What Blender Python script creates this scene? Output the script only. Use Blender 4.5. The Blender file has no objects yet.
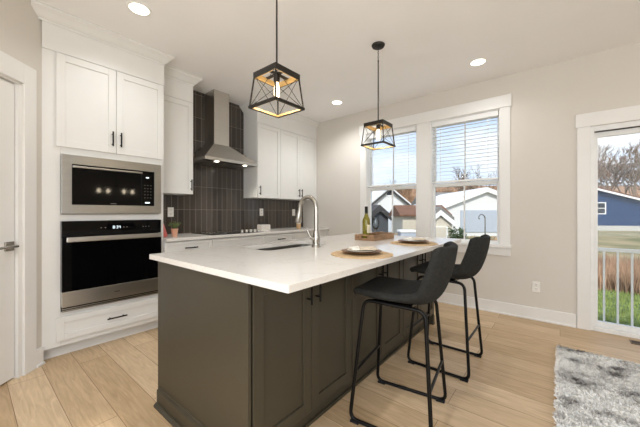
import bpy, bmesh, math, random
from mathutils import Vector, Matrix
PI = math.pi
S = bpy.context.scene
COL = S.collection

# ------------------------------------------------------------------ camera, world, sun, exposure
cam_d = bpy.data.cameras.new('camera'); cam = bpy.data.objects.new('camera', cam_d); COL.objects.link(cam)
cam_d.sensor_width = 36.0; cam_d.lens = 292.5/640*36; cam_d.shift_y = -1/640; cam_d.clip_end = 500; cam_d.clip_start = 0.05
cam.location = (0, 0, 1.18); cam.rotation_euler = (PI/2, 0, math.radians(39.37-90))
S.camera = cam
S.view_settings.view_transform = 'Standard'; S.view_settings.look = 'None'
S.view_settings.gamma = 1; S.view_settings.use_curve_mapping = False
S.view_settings.exposure = 0.5

SKY_STRENGTH = 0.92
SUN_STRENGTH = 2.7
CAN_POWER = 46
REAR_POWER = 18
SIDE_POWER = 42

w = bpy.data.worlds.new('sky'); S.world = w; w.use_nodes = True
nt = w.node_tree; nt.nodes.clear()
out = nt.nodes.new('ShaderNodeOutputWorld'); bg = nt.nodes.new('ShaderNodeBackground')
tc = nt.nodes.new('ShaderNodeTexCoord'); sep = nt.nodes.new('ShaderNodeSeparateXYZ')
ramp = nt.nodes.new('ShaderNodeValToRGB')
ramp.color_ramp.elements[0].position = 0.0; ramp.color_ramp.elements[0].color = (0.78, 0.88, 1.0, 1)
ramp.color_ramp.elements[1].position = 0.55; ramp.color_ramp.elements[1].color = (0.30, 0.52, 0.92, 1)
noi = nt.nodes.new('ShaderNodeTexNoise'); noi.inputs['Scale'].default_value = 3.2; noi.inputs['Detail'].default_value = 6
mp = nt.nodes.new('ShaderNodeMapping'); mp.inputs['Scale'].default_value = (1, 1, 2.6); mp.inputs['Location'].default_value = (0.6, 0.2, 0)
cr = nt.nodes.new('ShaderNodeValToRGB'); cr.color_ramp.elements[0].position = 0.42; cr.color_ramp.elements[1].position = 0.66
mix = nt.nodes.new('ShaderNodeMixRGB'); mix.inputs[2].default_value = (1.0, 1.0, 1.0, 1)
L = nt.links
L.new(tc.outputs['Generated'], sep.inputs[0]); L.new(sep.outputs['Z'], ramp.inputs[0])
L.new(tc.outputs['Generated'], mp.inputs[0]); L.new(mp.outputs[0], noi.inputs['Vector']); L.new(noi.outputs['Fac'], cr.inputs[0])
L.new(cr.outputs[0], mix.inputs[0]); L.new(ramp.outputs[0], mix.inputs[1]); L.new(mix.outputs[0], bg.inputs[0])
bg.inputs[1].default_value = SKY_STRENGTH; L.new(bg.outputs[0], out.inputs[0])

sd = bpy.data.lights.new('sun', 'SUN'); sd.energy = SUN_STRENGTH; sd.angle = math.radians(4); sd.color = (1, .94, .84)
sun = bpy.data.objects.new('sun', sd); COL.objects.link(sun)
sun.rotation_euler = (math.radians(42), 0, math.radians(-62))      # from the south-west, high, never entering the east glass

def area(name, loc, rot, sx, sy, power, col=(1, 1, 1)):
    d = bpy.data.lights.new(name, 'AREA'); d.shape = 'RECTANGLE'; d.size = sx; d.size_y = sy; d.energy = power; d.color = col
    o = bpy.data.objects.new(name, d); COL.objects.link(o); o.location = loc; o.rotation_euler = rot
    return o
# fill panels added to brighten the room, at invented openings in unseen walls
area('fill_rear', (-.1, -4.5, 1.45), (math.radians(90), 0, 0), 2.2, 1.8, REAR_POWER, (.95, .98, 1))
area('fill_side', (-1.22, -.35, 1.5), (math.radians(90), 0, -PI/2), 2.8, 1.7, SIDE_POWER, (.95, .98, 1))

# ------------------------------------------------------------------ materials
MATS = {}
def lin(c):
    r = []
    for v in c:
        v /= 255.0
        r.append(v/12.92 if v <= .04045 else ((v+.055)/1.055)**2.4)
    return (*r, 1)
def mat(name, col, rough=.5, metal=0.0, var=.04, scale=8.0, bump=0.0, bscale=60, spec=.5, trans=0, coat=0, stretch=(1, 1, 1), emit=None, es=0, ior=1.45):
    m = bpy.data.materials.new(name); m.use_nodes = True; n = m.node_tree; p = n.nodes['Principled BSDF']
    c = lin(col)
    t = n.nodes.new('ShaderNodeTexCoord'); mp_ = n.nodes.new('ShaderNodeMapping'); mp_.inputs['Scale'].default_value = stretch
    n.links.new(t.outputs['Object'], mp_.inputs[0])
    no = n.nodes.new('ShaderNodeTexNoise'); no.inputs['Scale'].default_value = scale; no.inputs['Detail'].default_value = 4
    n.links.new(mp_.outputs[0], no.inputs['Vector'])
    r = n.nodes.new('ShaderNodeValToRGB')
    r.color_ramp.elements[0].position = .3; r.color_ramp.elements[1].position = .7
    r.color_ramp.elements[0].color = (*[max(0, x*(1-var)) for x in c[:3]], 1)
    r.color_ramp.elements[1].color = (*[min(1, x*(1+var)) for x in c[:3]], 1)
    n.links.new(no.outputs['Fac'], r.inputs[0]); n.links.new(r.outputs[0], p.inputs['Base Color'])
    p.inputs['Roughness'].default_value = rough; p.inputs['Metallic'].default_value = metal
    p.inputs['Specular IOR Level'].default_value = spec; p.inputs['IOR'].default_value = ior
    p.inputs['Transmission Weight'].default_value = trans; p.inputs['Coat Weight'].default_value = coat
    if bump:
        b = n.nodes.new('ShaderNodeBump'); b.inputs['Strength'].default_value = bump; b.inputs['Distance'].default_value = .004
        n2 = n.nodes.new('ShaderNodeTexNoise'); n2.inputs['Scale'].default_value = bscale; n2.inputs['Detail'].default_value = 3
        n.links.new(mp_.outputs[0], n2.inputs['Vector']); n.links.new(n2.outputs['Fac'], b.inputs['Height']); n.links.new(b.outputs[0], p.inputs['Normal'])
    if emit:
        p.inputs['Emission Color'].default_value = lin(emit); p.inputs['Emission Strength'].default_value = es
    MATS[name] = m
    return m

mat('wall_paint', (216, 210, 201), .85, var=.012, scale=2, bump=.05, bscale=180)
mat('ceiling_paint', (247, 245, 243), .9, var=.012, scale=2, bump=.04, bscale=180)
mat('trim_white', (234, 232, 228), .38, var=.01)
mat('cabinet_white', (229, 228, 224), .36, var=.01)
mat('cabinet_inside', (190, 184, 176), .6)
mat('island_paint', (62, 57, 45), .42, var=.03, scale=3)
mat('black_metal', (22, 21, 20), .38, metal=.6)
mat('dark_bronze', (46, 42, 37), .42, metal=.55)
mat('gold_wood', (186, 154, 100), .5, var=.15, scale=14, stretch=(1, 1, 6))
mat('black_plastic', (14, 14, 14), .35)
mat('black_glass', (5, 5, 6), .05, spec=.22)
mat('steel', (200, 197, 191), .3, metal=1, var=.05, scale=5, stretch=(1, 1, 60))
mat('steel_h', (158, 156, 151), .30, metal=1, var=.06, scale=4, stretch=(1, 1, 40))
mat('nickel', (170, 166, 158), .24, metal=1, var=.03)
mat('sink_steel', (150, 148, 144), .35, metal=1, var=.05)
mat('outlet_white', (238, 235, 228), .4)
mat('outlet_slot', (60, 58, 55), .6)
mat('vinyl_white', (238, 238, 236), .35)
mat('fabric_charcoal', (44, 44, 42), .9, var=.22, scale=60, bump=.5, bscale=420, spec=.2)
mat('stitch', (40, 39, 37), .8)
mat('wicker', (200, 170, 130), .8, var=.2, scale=70, bump=.8, bscale=160)
mat('plate_brown', (112, 78, 46), .5, var=.12, scale=12)
mat('plate_cream', (225, 215, 198), .25)
mat('napkin', (214, 201, 180), .9, var=.08, scale=50, bump=.4, bscale=200)
mat('napkin_white', (238, 233, 224), .9, bump=.3, bscale=200)
mat('tray_wood', (150, 118, 88), .6, var=.35, scale=9, stretch=(1, 6, 6), bump=.4, bscale=50)
mat('foil', (30, 32, 26), .4, metal=.5)
mat('label_paper', (222, 214, 190), .7)
mat('terracotta', (206, 156, 128), .75, var=.06)
mat('soil', (52, 40, 30), .95)
mat('herb', (86, 104, 52), .6, var=.3, scale=30)
mat('pink_cover', (214, 108, 100), .55, var=.12)
mat('paper', (236, 230, 218), .8)
mat('candle_tan', (196, 160, 118), .45)
mat('ceramic_box', (214, 208, 200), .4)
mat('can_trim', (240, 238, 232), .5)
mat('can_glow', (255, 250, 240), .5, emit=(255, 244, 226), es=4.0)
mat('bulb_glow', (255, 246, 228), .3, emit=(255, 226, 176), es=3.5)
mat('chandelier_glow', (255, 250, 240), .3, emit=(255, 236, 205), es=45)
mat('hood_led', (255, 255, 255), .3, emit=(255, 246, 228), es=6.0)
mat('display_glow', (200, 210, 215), .3, emit=(215, 228, 235), es=1.3)
mat('register_metal', (112, 92, 72), .45, metal=.4)
mat('register_dark', (24, 20, 17), .9)
mat('baseboard_edge', (232, 228, 220), .4)
# outdoors
mat('siding_white', (222, 222, 222), .7, var=.03)
mat('siding_pale_blue', (176, 184, 196), .7, var=.04)
mat('siding_beige', (206, 198, 182), .7, var=.03)
mat('siding_slate', (84, 88, 94), .8, var=.05)
mat('siding_blue', (2, 52, 98), .7, var=.05)
mat('roof_gray', (128, 124, 120), .9, var=.12, scale=3)
mat('roof_dark', (74, 72, 72), .9, var=.12, scale=3)
mat('roof_brown', (116, 84, 66), .9, var=.12, scale=3)
mat('roof_pale', (222, 222, 222), .9, var=.08, scale=3)
mat('trim_out', (240, 240, 238), .6)
mat('window_dark', (40, 46, 54), .15)
mat('garage_door', (196, 202, 212), .6)
mat('bark', (104, 88, 74), .9, var=.2)
mat('bark_pale', (142, 124, 106), .9, var=.2)
mat('woods_brown', (150, 118, 92), 1, var=.35, scale=1.4, stretch=(3, 3, .4))
mat('evergreen', (62, 78, 44), .8, var=.3, scale=4)
mat('dry_grass', (176, 144, 112), .9, var=.35, scale=2.2)
mat('dry_grass_red', (182, 150, 124), .9, var=.4, scale=2.2)
mat('lawn_blade', (150, 164, 92), .8, var=.35, scale=3)
mat('can_inner', (240, 238, 232), .5)
mat('concrete', (188, 186, 180), .8, var=.05)
mat('car_paint', (186, 194, 206), .25, coat=.5)
mat('rubber', (20, 20, 20), .8)

# stuff with patterns -----------------------------------------------------------
def floor_mat():
    m = bpy.data.materials.new('oak_planks'); m.use_nodes = True; n = m.node_tree; p = n.nodes['Principled BSDF']; K = n.links.new
    t = n.nodes.new('ShaderNodeTexCoord'); mp_ = n.nodes.new('ShaderNodeMapping'); mp_.inputs['Rotation'].default_value = (0, 0, PI/2)
    K(t.outputs['Object'], mp_.inputs[0])
    br = n.nodes.new('ShaderNodeTexBrick'); br.inputs['Scale'].default_value = 1; br.inputs['Brick Width'].default_value = 1.45
    br.inputs['Row Height'].default_value = .19; br.inputs['Mortar Size'].default_value = .0018; br.inputs['Mortar Smooth'].default_value = .3
    br.offset = .37; br.offset_frequency = 2
    br.inputs['Color1'].default_value = (0, 0, 0, 1); br.inputs['Color2'].default_value = (1, 1, 1, 1); br.inputs['Mortar'].default_value = (.5, .5, .5, 1)
    K(mp_.outputs[0], br.inputs['Vector'])
    rp = n.nodes.new('ShaderNodeValToRGB'); e = rp.color_ramp.elements
    e[0].color = lin((196, 168, 132)); e[1].color = lin((222, 197, 163))
    K(br.outputs['Color'], rp.inputs[0])
    # grain
    mg = n.nodes.new('ShaderNodeMapping'); mg.inputs['Scale'].default_value = (14, 1.3, 1)
    K(t.outputs['Object'], mg.inputs[0])
    g = n.nodes.new('ShaderNodeTexNoise'); g.inputs['Scale'].default_value = 3.0; g.inputs['Detail'].default_value = 7; g.inputs['Distortion'].default_value = 1.2
    K(mg.outputs[0], g.inputs['Vector'])
    gr = n.nodes.new('ShaderNodeValToRGB'); gr.color_ramp.elements[0].position = .32; gr.color_ramp.elements[1].position = .7
    gr.color_ramp.elements[0].color = (.80, .77, .73, 1); gr.color_ramp.elements[1].color = (1.05, 1.05, 1.05, 1)
    K(g.outputs['Fac'], gr.inputs[0])
    mu = n.nodes.new('ShaderNodeMixRGB'); mu.blend_type = 'MULTIPLY'; mu.inputs[0].default_value = 1
    K(rp.outputs[0], mu.inputs[1]); K(gr.outputs[0], mu.inputs[2])
    mo = n.nodes.new('ShaderNodeMixRGB'); mo.inputs[2].default_value = lin((132, 102, 74))
    K(br.outputs['Fac'], mo.inputs[0]); K(mu.outputs[0], mo.inputs[1]); K(mo.outputs[0], p.inputs['Base Color'])
    p.inputs['Roughness'].default_value = .42; p.inputs['Specular IOR Level'].default_value = .4
    b = n.nodes.new('ShaderNodeBump'); b.inputs['Strength'].default_value = .12; b.inputs['Distance'].default_value = .003
    K(g.outputs['Fac'], b.inputs['Height']); K(b.outputs[0], p.inputs['Normal'])
    MATS['oak_planks'] = m
floor_mat()

def tile_mat():
    m = bpy.data.materials.new('dark_tile'); m.use_nodes = True; n = m.node_tree; p = n.nodes['Principled BSDF']; K = n.links.new
    t = n.nodes.new('ShaderNodeTexCoord'); sp = n.nodes.new('ShaderNodeSeparateXYZ'); cb = n.nodes.new('ShaderNodeCombineXYZ')
    K(t.outputs['Object'], sp.inputs[0]); K(sp.outputs['X'], cb.inputs[0]); K(sp.outputs['Z'], cb.inputs[1])
    mp_ = n.nodes.new('ShaderNodeMapping'); mp_.inputs['Location'].default_value = (0, -.915, 0); K(cb.outputs[0], mp_.inputs[0])
    br = n.nodes.new('ShaderNodeTexBrick'); br.offset = 0; br.inputs['Scale'].default_value = 1
    br.inputs['Brick Width'].default_value = .077; br.inputs['Row Height'].default_value = .302; br.inputs['Mortar Size'].default_value = .0024; br.inputs['Mortar Smooth'].default_value = .2
    br.inputs['Color1'].default_value = lin((60, 54, 49)); br.inputs['Color2'].default_value = lin((78, 71, 64)); br.inputs['Mortar'].default_value = lin((128, 120, 111))
    K(mp_.outputs[0], br.inputs['Vector']); K(br.outputs['Color'], p.inputs['Base Color'])
    p.inputs['Roughness'].default_value = .12
    no = n.nodes.new('ShaderNodeTexNoise'); no.inputs['Scale'].default_value = 9; K(t.outputs['Object'], no.inputs['Vector'])
    ad = n.nodes.new('ShaderNodeMath'); ad.operation = 'MULTIPLY_ADD'; ad.inputs[1].default_value = -1.0; K(br.outputs['Fac'], ad.inputs[0]); K(no.outputs['Fac'], ad.inputs[2])
    b = n.nodes.new('ShaderNodeBump'); b.inputs['Strength'].default_value = .35; b.inputs['Distance'].default_value = .004
    K(ad.outputs[0], b.inputs['Height']); K(b.outputs[0], p.inputs['Normal'])
    MATS['dark_tile'] = m
tile_mat()

def quartz_mat():
    m = mat('quartz', (224, 220, 214), .16, var=.015, scale=3)
    n = m.node_tree; p = n.nodes['Principled BSDF']; K = n.links.new
    t = n.nodes.new('ShaderNodeTexCoord'); wv = n.nodes.new('ShaderNodeTexNoise'); wv.inputs['Scale'].default_value = 1.6; wv.inputs['Detail'].default_value = 8; wv.inputs['Distortion'].default_value = 2.5
    K(t.outputs['Object'], wv.inputs['Vector'])
    r = n.nodes.new('ShaderNodeValToRGB'); r.color_ramp.elements[0].position = .485; r.color_ramp.elements[0].color = (1, 1, 1, 1)
    e = r.color_ramp.elements[1]; e.position = .5; e.color = (.93, .925, .91, 1); e2 = r.color_ramp.elements.new(.515); e2.color = (1, 1, 1, 1)
    K(wv.outputs['Fac'], r.inputs[0])
    mu = n.nodes.new('ShaderNodeMixRGB'); mu.blend_type = 'MULTIPLY'; mu.inputs[0].default_value = 1
    src = p.inputs['Base Color'].links[0].from_socket
    K(src, mu.inputs[1]); K(r.outputs[0], mu.inputs[2]); K(mu.outputs[0], p.inputs['Base Color'])
quartz_mat()

def glass_mat(name, tint=(1, 1, 1), refl=1.25):
    m = bpy.data.materials.new(name); m.use_nodes = True; n = m.node_tree; n.nodes.clear()
    o = n.nodes.new('ShaderNodeOutputMaterial'); a = n.nodes.new('ShaderNodeBsdfTransparent'); g = n.nodes.new('ShaderNodeBsdfGlossy'); x = n.nodes.new('ShaderNodeMixShader')
    fr = n.nodes.new('ShaderNodeFresnel'); fr.inputs[0].default_value = refl
    a.inputs[0].default_value = (*tint, 1); g.inputs['Roughness'].default_value = .02
    n.links.new(fr.outputs[0], x.inputs[0]); n.links.new(a.outputs[0], x.inputs[1]); n.links.new(g.outputs[0], x.inputs[2]); n.links.new(x.outputs[0], o.inputs[0])
    MATS[name] = m
def slat_mat():
    m = mat('blind_slat', (246, 246, 244), .5, var=.01); n = m.node_tree; p = n.nodes['Principled BSDF']; o = n.nodes['Material Output']
    tr = n.nodes.new('ShaderNodeBsdfTranslucent'); tr.inputs[0].default_value = (.95, .96, .98, 1); x = n.nodes.new('ShaderNodeMixShader'); x.inputs[0].default_value = .65
    n.links.new(p.outputs[0], x.inputs[1]); n.links.new(tr.outputs[0], x.inputs[2]); n.links.new(x.outputs[0], o.inputs[0])
slat_mat()
glass_mat('pane_glass', (.97, .98, .98))
glass_mat('drink_glass', (.93, .95, .95), 1.38)
mat('bottle_glass', (150, 140, 40), .08, trans=.55, coat=.3)

def rug_mat():
    m = bpy.data.materials.new('shag'); m.use_nodes = True; n = m.node_tree; p = n.nodes['Principled BSDF']; K = n.links.new
    t = n.nodes.new('ShaderNodeTexCoord')
    a = n.nodes.new('ShaderNodeTexNoise'); a.inputs['Scale'].default_value = 5; a.inputs['Detail'].default_value = 9; a.inputs['Roughness'].default_value = .66
    K(t.outputs['Object'], a.inputs['Vector'])
    r = n.nodes.new('ShaderNodeValToRGB'); e = r.color_ramp.elements
    e[0].position = .36; e[0].color = lin((128, 124, 120)); e[1].position = .52; e[1].color = lin((250, 248, 243))
    k = e.new(.43); k.color = lin((212, 209, 204))
    K(a.outputs['Fac'], r.inputs[0]); K(r.outputs[0], p.inputs['Base Color']); p.inputs['Roughness'].default_value = .95
    p.inputs['Specular IOR Level'].default_value = .1
    MATS['shag'] = m
rug_mat()

def ground_mat():
    m = bpy.data.materials.new('lawn_ground'); m.use_nodes = True; n = m.node_tree; p = n.nodes['Principled BSDF']; K = n.links.new
    t = n.nodes.new('ShaderNodeTexCoord'); sp = n.nodes.new('ShaderNodeSeparateXYZ'); K(t.outputs['Object'], sp.inputs[0])
    a = n.nodes.new('ShaderNodeTexNoise'); a.inputs['Scale'].default_value = .5; a.inputs['Detail'].default_value = 4; K(t.outputs['Object'], a.inputs['Vector'])
    f = n.nodes.new('ShaderNodeTexNoise'); f.inputs['Scale'].default_value = 14; f.inputs['Detail'].default_value = 6; K(t.outputs['Object'], f.inputs['Vector'])
    g = n.nodes.new('ShaderNodeValToRGB'); g.color_ramp.elements[0].position = .35; g.color_ramp.elements[1].position = .68
    g.color_ramp.elements[0].color = lin((62, 84, 36)); g.color_ramp.elements[1].color = lin((138, 150, 92)); K(f.outputs['Fac'], g.inputs[0])
    d = n.nodes.new('ShaderNodeValToRGB'); d.color_ramp.elements[0].position = .35; d.color_ramp.elements[1].position = .65
    d.color_ramp.elements[0].color = lin((104, 104, 66)); d.color_ramp.elements[1].color = lin((158, 142, 108)); K(a.outputs['Fac'], d.inputs[0])
    mr = n.nodes.new('ShaderNodeMapRange'); mr.inputs[1].default_value = 9.5; mr.inputs[2].default_value = 13; K(sp.outputs['X'], mr.inputs[0])
    x = n.nodes.new('ShaderNodeMixRGB'); K(mr.outputs[0], x.inputs[0]); K(g.outputs[0], x.inputs[1]); K(d.outputs[0], x.inputs[2]); K(x.outputs[0], p.inputs['Base Color'])
    p.inputs['Roughness'].default_value = .95
    MATS['lawn_ground'] = m
ground_mat()

# ------------------------------------------------------------------ mesh helpers
class MB:
    def __init__(s): s.b = bmesh.new()
    def fr(s, x0, x1, y0, y1, z0, z1, tl, tr, tb, tt):
        '''rectangular frame in the y-z plane, its four members never overlapping'''
        s.box(x0, x1, y0, y0+tl, z0, z1); s.box(x0, x1, y1-tr, y1, z0, z1)
        s.box(x0, x1, y0+tl, y1-tr, z0, z0+tb); return s.box(x0, x1, y0+tl, y1-tr, z1-tt, z1)
    def box(s, x0, x1, y0, y1, z0, z1, M=None):
        if x0 > x1: x0, x1 = x1, x0
        if y0 > y1: y0, y1 = y1, y0
        if z0 > z1: z0, z1 = z1, z0
        v = [Vector(c) for c in ((x0,y0,z0),(x1,y0,z0),(x1,y1,z0),(x0,y1,z0),(x0,y0,z1),(x1,y0,z1),(x1,y1,z1),(x0,y1,z1))]
        if M: v = [M @ c for c in v]
        v = [s.b.verts.new(c) for c in v]
        for f in ((0,3,2,1),(4,5,6,7),(0,1,5,4),(1,2,6,5),(2,3,7,6),(3,0,4,7)): s.b.faces.new([v[i] for i in f])
        return s
    def prism(s, pts, axis, a, c):
        """polygon pts (2-D) extruded along axis from a to c. axis 'x': pts=(y,z); 'y': pts=(x,z); 'z': pts=(x,y)"""
        def mk(p, t): return {'x': (t, p[0], p[1]), 'y': (p[0], t, p[1]), 'z': (p[0], p[1], t)}[axis]
        A = [s.b.verts.new(mk(p, a)) for p in pts]; B = [s.b.verts.new(mk(p, c)) for p in pts]
        s.b.faces.new(A); s.b.faces.new(B[::-1])
        n = len(pts)
        for i in range(n): s.b.faces.new([A[i], B[i], B[(i+1) % n], A[(i+1) % n]])
        return s
    def rings(s, R, closed=False, caps=True):
        V = [[s.b.verts.new(p) for p in r] for r in R]; n = len(V[0]); m = len(V)
        for i in range(m if closed else m-1):
            a, c = V[i], V[(i+1) % m]
            for j in range(n): s.b.faces.new([a[j], a[(j+1) % n], c[(j+1) % n], c[j]])
        if caps and not closed: s.b.faces.new(V[0][::-1]); s.b.faces.new(V[-1])
        return s
    def tube(s, pts, r, n=8, closed=False):
        pts = [Vector(p) for p in pts]; m = len(pts); R = []
        rr = r if isinstance(r, (list, tuple)) else [r]*m
        up = None
        for i, p in enumerate(pts):
            if closed: t = pts[(i+1) % m]-pts[i-1]
            else: t = pts[min(i+1, m-1)]-pts[max(i-1, 0)]
            t.normalize()
            if up is None: up = Vector((0, 0, 1)) if abs(t.z) < .9 else Vector((1, 0, 0))
            a = t.cross(up); 
            if a.length < 1e-4: a = t.orthogonal()
            a.normalize(); b_ = a.cross(t).normalized(); up = b_
            R.append([p+(a*math.cos(q)+b_*math.sin(q))*rr[i] for q in [2*PI*k/n for k in range(n)]])
        return s.rings(R, closed)
    def cyl(s, x, y, z0, z1, r, n=20, r2=None): return s.tube([(x, y, z0), (x, y, z1)], [r, r if r2 is None else r2], n)
    def lathe(s, prof, c=(0, 0, 0), n=28):
        R = [[(c[0]+max(r, 1e-4)*math.cos(2*PI*k/n), c[1]+max(r, 1e-4)*math.sin(2*PI*k/n), c[2]+z) for k in range(n)] for r, z in prof]
        return s.rings(R)
    def quad(s, *p): s.b.faces.new([s.b.verts.new(q) for q in p]); return s
    def mesh(s, name, m, bevel=0, smooth=False):
        bmesh.ops.recalc_face_normals(s.b, faces=s.b.faces)
        me = bpy.data.meshes.new(name); s.b.to_mesh(me); s.b.free()
        me.materials.append(MATS[m]) if m else None
        if smooth: me.shade_smooth()
        return me
    def build(s, name, m, parent=None, bevel=0, smooth=False, seg=2, auto=False):
        me = s.mesh(name, m, smooth=smooth or auto)
        o = bpy.data.objects.new(name, me); COL.objects.link(o)
        if parent: o.parent = parent
        if bevel:
            k = o.modifiers.new('bevel', 'BEVEL'); k.width = bevel; k.segments = seg; k.limit_method = 'ANGLE'; k.angle_limit = math.radians(35)
        if auto: me.set_sharp_from_angle(angle=math.radians(40))
        return o
def thing(name, label, cat, loc=(0, 0, 0), rz=0, group=None):
    o = bpy.data.objects.new(name, None); COL.objects.link(o); o.empty_display_size = .1
    o.location = loc; o.rotation_euler = (0, 0, rz); o['label'] = label; o['category'] = cat
    if group: o['group'] = group
    return o
def tag(o, label, cat, group=None, kind=None):
    o['label'] = label; o['category'] = cat
    if group: o['group'] = group
    if kind: o['kind'] = kind
    return o
def struct(o, label=None):
    o['kind'] = 'structure'
    if label: o['label'] = label
    return o
def copy_tree(o, parent=None):
    c = o.copy(); COL.objects.link(c)
    if parent: c.parent = parent
    for ch in [x for x in KIDS.get(o.name, [])]: pass
    for ch in list(o.children): copy_tree(ch, c)
    return c
KIDS = {}
def arc(cx, cy, r, a0, a1, n): return [(cx+r*math.cos(a0+(a1-a0)*i/n), cy+r*math.sin(a0+(a1-a0)*i/n)) for i in range(n+1)]
def smooth_path(pts, rad, n=6, closed=False):
    """round each inner corner of a polyline"""
    P = [Vector(p) for p in pts]; o = []; m = len(P)
    rng = range(m) if closed else range(1, m-1)
    if not closed: o.append(P[0])
    for i in rng:
        a, b_, c = P[i-1], P[i], P[(i+1) % m]
        d1 = (a-b_); d2 = (c-b_); l = min(rad, d1.length*.48, d2.length*.48)
        s_, e = b_+d1.normalized()*l, b_+d2.normalized()*l
        for k in range(n+1):
            t = k/n; o.append((1-t)**2*s_+2*t*(1-t)*b_+t*t*e)
    if not closed: o.append(P[-1])
    return o

# ------------------------------------------------------------------ constants of the room (metres, eye at 0,0,1.18)
XW, YW, H = 3.99, 3.69, 2.77      # window wall, kitchen wall, ceiling
XL, YR = -1.3, -4.6
CD = 2.735                        # diagonal pantry wall: y = x + CD

# ---- shell
struct(MB().box(XL-.2, XW+.2, YR-.2, YW+.2, -.12, 0).build('floor', 'oak_planks'))
struct(MB().box(XL-.2, XW+.2, YR-.2, YW+.2, H, H+.12).build('ceiling', 'ceiling_paint'))
struct(MB().box(XL-.2, XW+.2, YW, YW+.15, 0, H).build('wall_kitchen', 'wall_paint'))
# window wall with openings: windows y .55..1.34 and 1.54..2.33 ; patio door y -2.02..-.235
WZ0, WZ1 = .80, 2.40
w1 = (1.535, 2.335); w2 = (.545, 1.345); dr = (-2.05, -.235); DZ = 2.04
T = .14
mb = MB()
mb.box(XW, XW+T, w1[1], YW, 0, H); mb.box(XW, XW+T, w2[0], w1[1], 0, WZ0); mb.box(XW, XW+T, w2[0], w1[1], WZ1, H)
mb.box(XW, XW+T, w2[1], w1[0], WZ0, WZ1); mb.box(XW, XW+T, dr[1], w2[0], 0, H); mb.box(XW, XW+T, dr[0], dr[1], DZ, H)
mb.box(XW, XW+T, YR, dr[0], 0, H)
struct(mb.build('wall_window', 'wall_paint'))
mb = MB(); mb.box(XL-.14, XL, YR, -1.8, 0, H); mb.box(XL-.14, XL, 1.1, YW, 0, H); mb.box(XL-.14, XL, -1.8, 1.1, 0, .6); mb.box(XL-.14, XL, -1.8, 1.1, 2.4, H)
struct(mb.build('wall_left', 'wall_paint'))
mb = MB(); mb.box(XL, -1.25, YR-.14, YR, 0, H); mb.box(1.05, XW, YR-.14, YR, 0, H); mb.box(-1.25, 1.05, YR-.14, YR, 0, .5); mb.box(-1.25, 1.05, YR-.14, YR, 2.4, H)
struct(mb.build('wall_rear', 'wall_paint'))

# diagonal pantry wall. local frame: u along the wall from the cabinet end back towards the eye, n out into the room
P0 = Vector((.385, .385+CD, 0)); U = Vector((-1, -1, 0)).normalized(); N = Vector((1, -1, 0)).normalized()
DM = Matrix(((U.x, N.x, 0, P0.x), (U.y, N.y, 0, P0.y), (0, 0, 1, 0), (0, 0, 0, 1)))
# door opening on u:  casing .06-.16 , jamb .16-.20 , leaf .20-.96
D0, D1, DT = .165, .985, 2.11
mb = MB(); mb.box(-.02, D0, -.12, 0, 0, H, DM); mb.box(D0, D1, -.12, 0, DT, H, DM); mb.box(D1, 2.4, -.12, 0, 0, H, DM)
struct(mb.build('wall_pantry', 'wall_paint'))
pd = struct(thing('door_1', 'white five-panel pantry door with nickel lever', 'door'))
del pd['category']
# leaf
mb = MB(); l0, l1 = D0+.035, D1-.035; st = .11
mb.box(l0, l0+st, -.06, -.02, .012, DT-.02, DM); mb.box(l1-st, l1, -.06, -.02, .012, DT-.02, DM)
nP = 5; zt, zb = DT-.02-.11, .20; rail = .095; ph = (zt-zb-rail*(nP-1))/nP
mb.box(l0+st, l1-st, -.06, -.02, zt, DT-.02, DM); mb.box(l0+st, l1-st, -.06, -.02, .012, zb, DM)
for i in range(nP):
    z = zb+i*(ph+rail)
    if i < nP-1: mb.box(l0+st, l1-st, -.06, -.02, z+ph, z+ph+rail, DM)
    mb.box(l0+st, l1-st, -.052, -.032, z, z+ph, DM)
    mb.box(l0+st+.03, l1-st-.03, -.05, -.026, z+.03, z+ph-.03, DM)
struct(mb.build('door_leaf', 'trim_white', pd, bevel=.003))
mb = MB(); mb.box(D0, D0+.03, -.12, 0, 0, DT, DM); mb.box(D1-.03, D1, -.12, 0, 0, DT, DM); mb.box(D0, D1, -.12, 0, DT-.015, DT, DM)
mb.box(D0+.03, D0+.04, -.11, -.062, 0, DT, DM)
mb.build('door_jamb', 'trim_white', pd)
hz = .945; hu = l0+.045
mb = MB(); mb.box(hu-.032, hu+.032, -.02, -.008, hz-.032, hz+.032, DM)
mb.tube([DM @ Vector(p) for p in ((hu, -.01, hz), (hu, .035, hz))], .011, 12)
mb.tube(smooth_path([DM @ Vector(p) for p in ((hu-.008, .035, hz), (hu+.05, .037, hz), (hu+.125, .03, hz-.002))], .02), .0095, 10)
hd = mb.build('door_handle', 'nickel', pd, bevel=.002, auto=True); hd['label'] = 'satin nickel lever on square plate'
# casing
mb = MB(); mb.box(D0-.1, D0, -.001, .018, 0, DT+.145, DM); mb.box(D1, D1+.1, -.001, .018, 0, DT+.145, DM); mb.box(D0, D1, -.001, .018, DT, DT+.145, DM)
struct(mb.build('trim_1', 'trim_white', bevel=.003))
def baseboard(name, fn):
    mb = MB(); fn(mb); return struct(mb.build(name, 'trim_white', bevel=.003))
baseboard('baseboard_pantry', lambda m: (m.box(.0, D0-.1, -.001, .015, 0, .135, DM), m.box(-.004, D0-.1, 0, .026, 0, .02, DM), m.box(D1+.1, 2.4, -.001, .015, 0, .135, DM)))
def bb(m):
    for a, b_ in ((dr[1]+.105, 3.08), (YR, dr[0]-.105)):
        m.box(XW-.015, XW+.001, a, b_, 0, .135); m.box(XW-.026, XW, a, b_, 0, .018)
baseboard('baseboard_window', bb)
baseboard('baseboard_left', lambda m: m.box(XL, XL+.015, YR, 1.2, 0, .135))
baseboard('baseboard_rear', lambda m: m.box(XL+.02, XW-.02, YR, YR+.015, 0, .135))

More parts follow.
